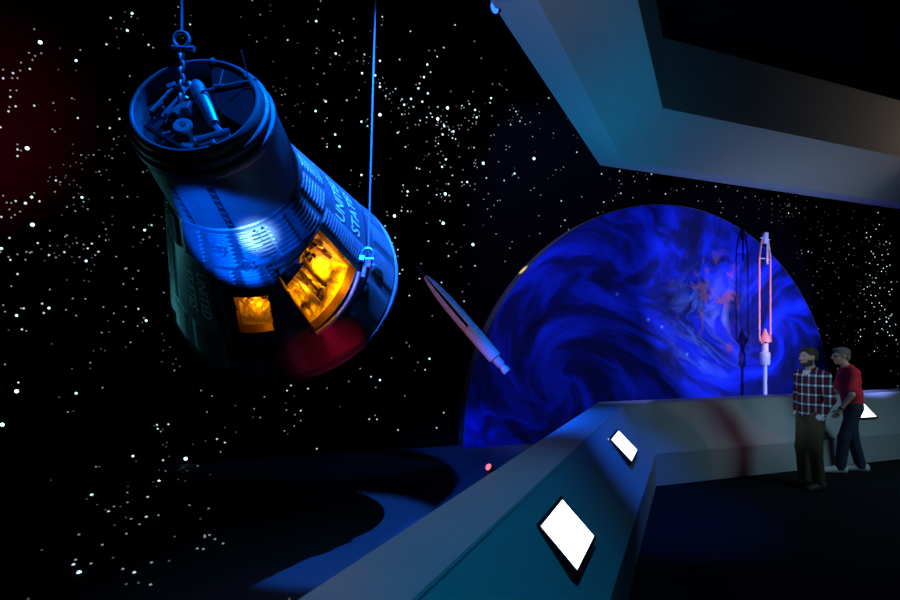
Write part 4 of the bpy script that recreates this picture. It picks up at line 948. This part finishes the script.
def hand_prims(w, d, side, curl=0.5, fwd=(0, 1, 0)):
    """palm and five fingers hanging from wrist w along d; side = +1 right hand"""
    w = Vector(w); d = Vector(d).normalized(); f = Vector(fwd); f = (f - d * f.dot(d)).normalized(); n = d.cross(f) * side
    pr = [cap_(w, w + d * 0.05, .026, .030, .015), cap_(w + d * .03 + f * .022, w + d * .085 + f * .024, .016, .015, .012), cap_(w + d * .03 - f * .022, w + d * .08 - f * .024, .016, .014, .012)]
    for i, (o, l) in enumerate(((.032, .072), (.011, .080), (-.010, .075), (-.030, .060))):
        b = w + d * (.085 if i < 3 else .078) + f * o
        m1 = b + d * l * .5 + n * curl * l * -.12
        m2 = m1 + (d * .42 - n * curl * .45) * l * .6
        m3 = m2 + (d * .15 - n * curl * .55) * l * .5
        pr += [cap_(b, m1, .0092, .0085, .006), cap_(m1, m2, .0085, .0075, .004), cap_(m2, m3, .0078, .0068, .004)]
    t0 = w + d * .025 + f * .026; t1 = t0 + d * .035 + f * .028 - n * .012; t2 = t1 + d * .035 + f * .006 - n * .01
    pr += [cap_(t0, t1, .013, .0105, .008), cap_(t1, t2, .0105, .0085, .005)]
    return pr

def build_person(root, J, mats, facing_head, shirt_cuts, sleeve_short, build=1.0):
    t = facing_head
    hp, T, R = head_prims(J['head'], t[0], t[1])
    body = [ell(J['pelvis'], (.150, .105, .11), .05), ell(J['waist'], (.138, .100, .13), .06), ell(J['chest'], (.165, .108, .17), .06),
            cap_(J['sh'][0], J['sh'][1], .058, .058, .05), cap_(J['neck0'], J['neck1'], .056, .050, .03)]
    for i in (0, 1):
        body += [cap_(J['sh'][i], J['el'][i], .050, .038, .03), cap_(J['el'][i], J['wr'][i], .040, .026, .015),
                 cap_(J['hip'][i], J['kn'][i], .080, .055, .04), cap_(J['kn'][i], J['an'][i], .055, .036, .02),
                 cap_(J['an'][i], J['toe'][i], .036, .028, .02), cap_(J['an'][i], J['heel'][i], .036, .032, .02)]
        dv = Vector(J['hd'][i]) - Vector(J['wr'][i])
        body += hand_prims(J['wr'][i], dv, 1 if i else -1, J.get('curl', 0.5))
    body += hp
    lo, hi = (-.42, -.42, -.01), (.42, .45, 1.82)
    b = sdf_mesh(body, lo, hi, 0.0085).build('body', mats['skin'], root, True, 180, fix=False)
    # garments
    e = 0.020
    sh = [ell(J['pelvis'], (.160, .120, .13), .05), ell(J['waist'], (.158 * build, .122 * build, .14), .06), ell(J['chest'], (.180, .128, .175), .06), cap_(J['sh'][0], J['sh'][1], .068, .068, .05)]
    for i in (0, 1):
        q = Vector(J['neck0']); sh.append(cap_(q + Vector((0, -.015, .045)), q.lerp(Vector(J['sh'][i]), .75) + Vector((0, -.01, .012)), .052, .050, .04))
    nb = Vector(J['neck0']).lerp(Vector(J['neck1']), 0.30)
    sh.append(cap_(J['neck0'], nb, .070, .064, .03))
    for i in (0, 1):
        if sleeve_short:
            a = Vector(J['sh'][i]); c = a.lerp(Vector(J['el'][i]), 0.72)
            sh.append(cap_(a, c, .070, .066, .03))
        else:
            sh += [cap_(J['sh'][i], J['el'][i], .066, .056, .03), cap_(J['el'][i], Vector(J['el'][i]).lerp(Vector(J['wr'][i]), .96), .056, .042, .02)]
    s = sdf_mesh(sh, (-.45, -.4, .80), (.45, .45, 1.62), 0.0105, shirt_cuts).build('shirt', mats['shirt'], root, True, 50, fix=False)
    tr = [ell(J['pelvis'], (.158, .116, .125), .05)]
    for i in (0, 1):
        an = Vector(J['an'][i])
        tr += [cap_(J['hip'][i], J['kn'][i], .094, .074, .04), cap_(J['kn'][i], an + Vector((0, 0, -.03)), .074, .066, .03)]
    sdf_mesh(tr, (-.4, -.4, .02), (.4, .45, 1.12), 0.0105, ((0, 0, 1, 1.03), (0, 0, -1, -.055))).build('trousers', mats['trousers'], root, True, 50, fix=False)
    for i in (0, 1):
        a = Vector(J['heel'][i]); c = Vector(J['toe'][i])
        up = Vector((0, 0, .035))
        pr = [cap_(a + Vector((0, 0, .012)), c + Vector((0, 0, .006)), .046, .042, .02), cap_(a + up, (a + c) / 2 + up * .8, .044, .040, .03), cap_(a + up, Vector(J['an'][i]) + Vector((0, 0, .03)), .045, .045, .03)]
        sdf_mesh(pr, (-.3, -.42, -.02), (.3, .45, .22), 0.0085, ((0, 0, -1, 0.0), (0, 0, 1, .13))).build('shoe', mats['shoe'], root, True, 50, fix=False)
    # eyes
    for s_ in (-1, 1):
        MB().lathe([(0.0001, .011), (.007, .0085), (.011, 0), (.007, -.0085), (.0001, -.011)], 14, Matrix.Translation(T((s_ * .030, .072, .010)))).build('eye', mats['eye'], root, True)
    return T, R, b

def plaid():
    m, nt, out = new_mat('plaid_flannel')
    L = nt.links.new
    tc = N(nt, 'ShaderNodeTexCoord'); sp = N(nt, 'ShaderNodeSeparateXYZ'); L(tc.outputs['Object'], sp.inputs[0])
    ad = N(nt, 'ShaderNodeMath', operation='ADD'); L(sp.outputs[0], ad.inputs[0])
    mu = N(nt, 'ShaderNodeMath', operation='MULTIPLY'); mu.inputs[1].default_value = 0.75; L(sp.outputs[1], mu.inputs[0]); 
    L(mu.outputs[0], ad.inputs[1])
    def band(src, period, phase, width):
        a = N(nt, 'ShaderNodeMath', operation='MULTIPLY_ADD'); a.inputs[1].default_value = 1 / period; a.inputs[2].default_value = phase; L(src, a.inputs[0])
        f = N(nt, 'ShaderNodeMath', operation='FRACT'); L(a.outputs[0], f.inputs[0])
        c = N(nt, 'ShaderNodeMath', operation='COMPARE'); c.inputs[1].default_value = 0.5; c.inputs[2].default_value = width / 2; L(f.outputs[0], c.inputs[0])
        return c.outputs[0]
    def mul(a, b):
        k = N(nt, 'ShaderNodeMath', operation='MULTIPLY'); L(a, k.inputs[0])
        if isinstance(b, float): k.inputs[1].default_value = b
        else: L(b, k.inputs[1])
        return k.outputs[0]
    def add(a, b):
        k = N(nt, 'ShaderNodeMath', operation='ADD', use_clamp=True); L(a, k.inputs[0]); L(b, k.inputs[1]); return k.outputs[0]
    def mix(f, a, b):
        k = N(nt, 'ShaderNodeMix', data_type='RGBA'); L(f, k.inputs[0])
        for s, i in ((a, 6), (b, 7)):
            if isinstance(s, tuple): k.inputs[i].default_value = (*s, 1)
            else: L(s, k.inputs[i])
        return k.outputs[2]
    v, h = ad.outputs[0], sp.outputs[2]
    rv, rh = band(v, .090, .0, .42), band(h, .118, .0, .40)
    wv, wh = band(v, .090, .5, .26), band(h, .118, .5, .22)
    red = mul(add(mul(rv, 0.6), mul(rh, 0.6)), 0.30); wht = mul(add(mul(wv, 0.40), mul(wh, 0.36)), 1.0)
    col = mix(red, (0.012, 0.012, 0.022), (0.42, 0.015, 0.03))
    col = mix(wht, col, (0.42, 0.70, 0.85))
    col = mix(mul(wv, wh), col, (0.85, 0.92, 0.95))
    b = N(nt, 'ShaderNodeBsdfPrincipled'); b.inputs['Roughness'].default_value = 0.9; b.inputs['Specular IOR Level'].default_value = 0.1
    L(col, b.inputs['Base Color']); L(b.outputs[0], out.inputs[0])
    return m

# man in the plaid shirt, hands in his pockets
p1 = thing('person', 'bearded man in plaid shirt and olive trousers standing with hands in pockets', 'person', (4.50, 6.24, 0.01), rad(99))
J1 = dict(head=(0, .035, 1.640), neck0=(0, -.02, 1.42), neck1=(0, .015, 1.56), pelvis=(0, 0, .95), waist=(0, .01, 1.10), chest=(0, 0, 1.30),
          sh=((-.175, -.02, 1.405), (.175, -.02, 1.405)), el=((-.232, -.045, 1.13), (.232, -.045, 1.13)), wr=((-.166, .030, .905), (.166, .030, .905)), hd=((-.09, .0, .78), (.09, .0, .78)),
          hip=((-.085, 0, .90), (.085, 0, .90)), kn=((-.10, .03, .50), (.105, .02, .50)), an=((-.105, -.02, .085), (.12, -.03, .085)), toe=((-.125, .15, .030), (.15, .14, .030)), heel=((-.10, -.06, .035), (.115, -.07, .035)), curl=.3)
T, R, _ = build_person(p1, J1, dict(skin=MAT['skin_a'], shirt=plaid(), trousers=MAT['khaki'], shoe=MAT['boot'], eye=MAT['iris']), (-0.02, rad(-4)), ((0, 0, -1, -.90),), False)
def np3(R): return np.array(R)
sdf_mesh([ell(T((0, -.022, .040)), (.081, .098, .088), .02, np3(R)), ell(T((0, .05, .098)), (.055, .04, .022), .02, np3(R)), ell(T((0, -.06, -.01)), (.068, .055, .06), .02, np3(R))],
         (-.2, -.2, 1.5), (.2, .25, 1.85), 0.006, [tuple((R @ Vector((0, .80, -.60)))) + ((R @ Vector((0, .80, -.60))).dot(Vector(J1['head'])) + .028,)]).build('hair', MAT['hair'], p1, True, 180, fix=False)
sdf_mesh([ell(T((0, .050, -.088)), (.052, .046, .034), .02, np3(R)), ell(T((0, .093, -.047)), (.026, .010, .006), .01, np3(R)),
          ell(T((.055, .02, -.062)), (.016, .034, .046), .02, np3(R)), ell(T((-.055, .02, -.062)), (.016, .034, .046), .02, np3(R))],
         (-.2, -.2, 1.45), (.2, .28, 1.72), 0.006).build('beard', MAT['beard'], p1, True, 180, fix=False)
c0 = Vector((0, -.012, 1.475))
col_ = []
for s in (-1, 1):
    col_ += [cap_(c0 + Vector((s * .012, -.066, .018)), c0 + Vector((s * .066, -.01, .0)), .014, .014, .01), cap_(c0 + Vector((s * .066, -.01, 0)), c0 + Vector((s * .042, .080, -.045)), .014, .012, .01)]
sdf_mesh(col_, (-.2, -.2, 1.35), (.2, .25, 1.6), 0.007).build('collar', bpy.data.materials['plaid_flannel'], p1, True, 180, fix=False)
MB().lathe([(.001, .03), (.05, .02), (.062, -.02), (.05, -.06), (.001, -.07)], 20, Matrix.Translation((0, .038, 1.455))).build('undershirt', MAT['tee'], p1, True)
for i in (0, 1):
    a = Vector(J1['el'][i]).lerp(Vector(J1['wr'][i]), .88); b_ = Vector(J1['el'][i]).lerp(Vector(J1['wr'][i]), 1.08)
    MB().tube([a, b_], [.046, .048], 16).build('cuff', MAT['tee'], p1, True)

# man in the red polo, leaning at the barrier
p2 = thing('person', 'man in red polo shirt and glasses leaning towards the barrier, hand on hip', 'person', (5.575, 7.00, 0.01), rad(70))
p2['label'] = 'grey-haired man in red polo shirt, glasses and white sneakers at the barrier'
J2 = dict(head=(0, .085, 1.630), neck0=(0, .0, 1.41), neck1=(0, .055, 1.545), pelvis=(0, -.05, .95), waist=(0, -.035, 1.10), chest=(0, -.015, 1.285),
          sh=((-.175, -.005, 1.395), (.175, -.005, 1.395)), el=((-.245, .045, 1.11), (.245, .06, 1.11)), wr=((-.215, .16, .90), (.20, .24, .98)), hd=((-.20, .20, .82), (.19, .32, .95)),
          hip=((-.085, -.05, .90), (.085, -.05, .90)), kn=((-.10, .08, .50), (.10, -.08, .50)), an=((-.10, .13, .085), (.11, -.19, .085)), toe=((-.11, .31, .030), (.14, -.01, .030)), heel=((-.10, .09, .035), (.105, -.23, .035)), curl=.7)
T, R, _ = build_person(p2, J2, dict(skin=MAT['skin_b'], shirt=MAT['polo'], trousers=MAT['denim'], shoe=MAT['sneaker'], eye=MAT['iris']), (0.12, rad(8)), ((0, 0, -1, -.955),), True, 1.06)
sdf_mesh([ell(T((0, -.022, .040)), (.080, .098, .086), .02, np3(R)), ell(T((0, .045, .095)), (.060, .045, .024), .02, np3(R)), ell(T((0, -.055, -.02)), (.070, .055, .065), .02, np3(R))],
         (-.2, -.2, 1.4), (.2, .32, 1.85), 0.006, [tuple((R @ Vector((0, .80, -.60)))) + ((R @ Vector((0, .80, -.60))).dot(Vector(J2['head'])) + .028,)]).build('hair', MAT['grey_hair'], p2, True, 180, fix=False)
m = MB()
for s in (-1, 1):
    m.tube([T((s * .03 + .024 * math.cos(t), .093, .008 + .018 * math.sin(t))) for t in np.linspace(0, 2 * PI, 15)[:-1]], .0028, 6, closed=True)
    m.tube([T((s * .056, .090, .012)), T((s * .082, .06, .012)), T((s * .086, -.005, .010))], .0034, 6)
m.tube([T((-.008, .096, .012)), T((.008, .096, .012))], .0028, 6)
m.build('glasses', MAT['frame'], p2)
c0 = Vector((0, .012, 1.468)); col_ = []
for s in (-1, 1):
    col_ += [cap_(c0 + Vector((s * .012, -.066, .02)), c0 + Vector((s * .068, -.01, .0)), .013, .013, .01), cap_(c0 + Vector((s * .068, -.01, 0)), c0 + Vector((s * .035, .076, -.04)), .013, .011, .01)]
sdf_mesh(col_, (-.2, -.2, 1.3), (.2, .25, 1.6), 0.007).build('collar', MAT['polo'], p2, True, 180, fix=False)
wv_ = Vector(J2['wr'][0]); ev_ = Vector(J2['el'][0]); d_ = (wv_ - ev_).normalized()
MB().tube([wv_ - d_ * .03, wv_ - d_ * .008], .036, 16).build('wristwatch', MAT['frame'], p2, True)

# ---------------------------------------------------------------- lights
def spot(name, loc, aim, color, energy, size_deg, blend=0.3, radius=0.05):
    l = bpy.data.lights.new(name, 'SPOT'); l.color = color; l.energy = energy
    l.spot_size = rad(size_deg); l.spot_blend = blend; l.shadow_soft_size = radius
    o = bpy.data.objects.new(name, l); COL.objects.link(o)
    o.location = loc; o.rotation_mode = 'QUATERNION'
    o.rotation_quaternion = (Vector(aim) - Vector(loc)).to_track_quat('-Z', 'Y')
    return o
def area(name, loc, aim, color, energy, sx, sy, spread=180):
    l = bpy.data.lights.new(name, 'AREA'); l.shape = 'RECTANGLE'; l.size = sx; l.size_y = sy; l.spread = rad(spread); l.color = color; l.energy = energy
    o = bpy.data.objects.new(name, l); COL.objects.link(o)
    o.location = loc; o.rotation_mode = 'QUATERNION'
    o.rotation_quaternion = (Vector(aim) - Vector(loc)).to_track_quat('-Z', 'Y')
    return o
def point(name, loc, color, energy, radius):
    l = bpy.data.lights.new(name, 'POINT'); l.color = color; l.energy = energy; l.shadow_soft_size = radius
    o = bpy.data.objects.new(name, l); COL.objects.link(o); o.location = loc
    return o
BLUE = (0.0, 0.13, 1.0)
# blue key from high in front of the capsule: lights its top and right side
spot('capsule_top_key', (0.10, 2.05, 7.5), tuple(capw((0.08, 0.05, 1.75))), (0.0, 0.14, 1.0), 4200, 11.0, 0.35, 0.05)
spot('capsule_side_key', (0.10, 2.05, 7.5), tuple(capw(pt(86, 0.52))), (0.015, 0.16, 1.0), 9500, 17, 0.4, 0.03)
# the pool of blue on the pit floor, with the capsule's shadow
spot('pit_blue', (-1.15, 1.6, 5.6), (0.3, 6.6, 0.0), (0.0, 0.10, 1.0), 5500, 29, 0.6, 0.06)
# framed blue spot on the capsule neck
spot('capsule_neck_spot', (-1.9, 0.2, 1.4), tuple(capw(pt(176, 1.22))), (0.0, 0.10, 1.0), 2300, 12.5, 0.35, 0.03)
spot('capsule_hot_spot', (-0.9, 0.2, 1.2), tuple(capw(pt(155, 1.19))), (0.22, 0.55, 1.0), 4200, 4.6, 1.0, 0.03)
# red light from the lamp on the barrier edge
spot('capsule_red', tuple(rl_loc + Vector((-0.06, -0.05, 0.06))), tuple(capw(pt(148, 0.16))), (1.0, 0.0, 0.05), 36, 26, 0.8, 0.02)
# orange lamps in the cabin
t_, h_ = bil(HQ, 0.68, 0.34); point('cabin_lamp', tuple(capw(pt(t_, h_, -0.05))), (1.0, 0.30, 0.0), 6.0, 0.02)
t_, h_ = bil(HQ, 0.22, 0.45); point('cabin_lamp', tuple(capw(pt(t_, h_, -0.035))), (1.0, 0.30, 0.0), 1.6, 0.02)
t_, h_ = bil(SQ, 0.5, 0.5); point('cabin_lamp', tuple(capw(pt(t_, h_, -0.02))), (1.0, 0.28, 0.0), 0.75, 0.015)
# weak teal light on the far left of the capsule
area('teal_fill', (-5.2, 4.4, 2.2), (-1.9, 4.3, 2.4), (0.1, 0.6, 0.7), 2.4, 0.5, 0.5, 60)
# red wash on the far left of the star wall
spot('red_wash', (-6.0, 2.4, 2.5), (-6.45, 6.6, 4.6), (1.0, 0.01, 0.10), 5500, 36, 1.0, 0.2)
# globe projector from the right, blue washes
spot('globe_projector', (8.2, 5.25, 1.9), (6.35, 10.08, 2.55), (0.25, 0.30, 1.0), 1900, 50, 0.3, 0.03)
spot('globe_wash', (0.9, 6.4, 8.6), (3.3, 9.9, 2.0), (0.2, 0.25, 1.0), 2200, 54, 0.5, 0.1)
# pink light on the upright rocket and the visitors
spot('rocket_pink', (6.9, 5.2, 3.9), (6.35, 10.08, 2.6), (1.0, 0.28, 0.22), 620, 24, 0.4, 0.05)
spot('visitor_pink', (8.6, 5.6, 2.6), (5.2, 6.7, 1.3), (1.0, 0.36, 0.50), 62, 20, 0.7, 0.1)
spot('visitor_cyan', (2.6, 4.9, 2.3), (4.7, 6.5, 1.15), (0.48, 0.72, 1.0), 75, 34, 0.7, 0.1)
# flying rocket
spot('flyer_blue', (2.0, 5.8, 3.9), tuple(n0 * 0.6 + n1 * 0.4), (0.0, 0.20, 1.0), 130, 44, 0.4, 0.05)
spot('flyer_pink', (-2.8, 5.0, 0.5), tuple((n0 + n1) / 2), (1.0, 0.36, 0.75), 110, 36, 0.4, 0.05)
# room wash
def arm(d, t, off, z): return C0 + d * t + (NB if d is U else NL) * off + Vector((0, 0, z))
area('soffit_pit_blue', tuple(arm(UL, -2.2, 1.3, 1.3)), tuple(arm(UL, -2.2, 0.6, 4.3)), (0.0, 0.33, 1.0), 9.5, 3.5, 0.4, 110)
area('soffit_pit_blue', tuple(arm(U, 2.2, 1.3, 1.3)), tuple(arm(U, 2.2, 0.6, 4.3)), (0.0, 0.25, 1.0), 8, 3.5, 0.4, 110)
area('soffit_teal', tuple(arm(UL, -0.9, -0.3, 2.0)), tuple(arm(UL, -0.9, 0.15, 4.5)), (0.02, 0.5, 0.9), 5.5, 2.4, 0.5, 80)
area('soffit_grey', tuple(arm(U, 3.0, -0.3, 2.2)), tuple(arm(U, 3.0, 0.15, 4.5)), (0.65, 0.82, 1.0), 4.2, 3.5, 0.5, 90)
area('soffit_grey', tuple(arm(UL, -4.2, -0.4, 2.4)), tuple(arm(UL, -3.8, 0.1, 4.6)), (0.8, 0.85, 0.9), 2.2, 1.5, 0.5, 90)
area('room_grey', (7.0, 3.6, 3.4), (5.6, 7.2, 0.5), (0.45, 0.85, 1.0), 17, 1.5, 1.0, 110)
spot('barrier_blue', (1.6, 3.2, 5.4), (2.0, 5.2, 0.8), (0.0, 0.13, 1.0), 850, 31, 0.9, 0.1)
spot('barrier_teal', (0.6, 0.8, 5.4), (-0.1, 2.5, 1.0), (0.0, 0.46, 1.0), 250, 46, 0.9, 0.1)
spot('soffit_warm', (8.1, 6.9, 4.95), (6.9, 7.75, 5.25), (1.0, 0.72, 0.5), 10, 80, 0.6, 0.05)
spot('rim_warm', tuple(Vector((-0.03, 8.52, 4.54)) + NB * 0.13), tuple(Vector((1.36, 8.98, 3.16)) + NB * 0.13), (1.0, 0.72, 0.22), 2500, 7, 0.9, 0.02)


# ---------------------------------------------------------------- world, camera, view
w = bpy.data.worlds.new('World'); SC.world = w; w.use_nodes = True
w.node_tree.nodes['Background'].inputs[0].default_value = (0, 0, 0, 1)
w.node_tree.nodes['Background'].inputs[1].default_value = 0.0
cd = bpy.data.cameras.new('Camera'); cd.sensor_width = 36.0; cd.lens = 20.0; cd.shift_y = 41.0 / 900.0; cd.clip_start = 0.05; cd.clip_end = 100
co = bpy.data.objects.new('Camera', cd); COL.objects.link(co); co.location = (0, 0, CAM_Z); co.rotation_euler = (PI / 2, 0, 0)
SC.camera = co
SC.view_settings.view_transform = 'Standard'; SC.view_settings.look = 'None'; SC.view_settings.exposure = 0.0; SC.view_settings.gamma = 1.0
SC.view_settings.use_curve_mapping = False
SC.cycles.max_bounces = 6; SC.cycles.use_denoising = True
SC.cycles.sample_clamp_indirect = 4.0
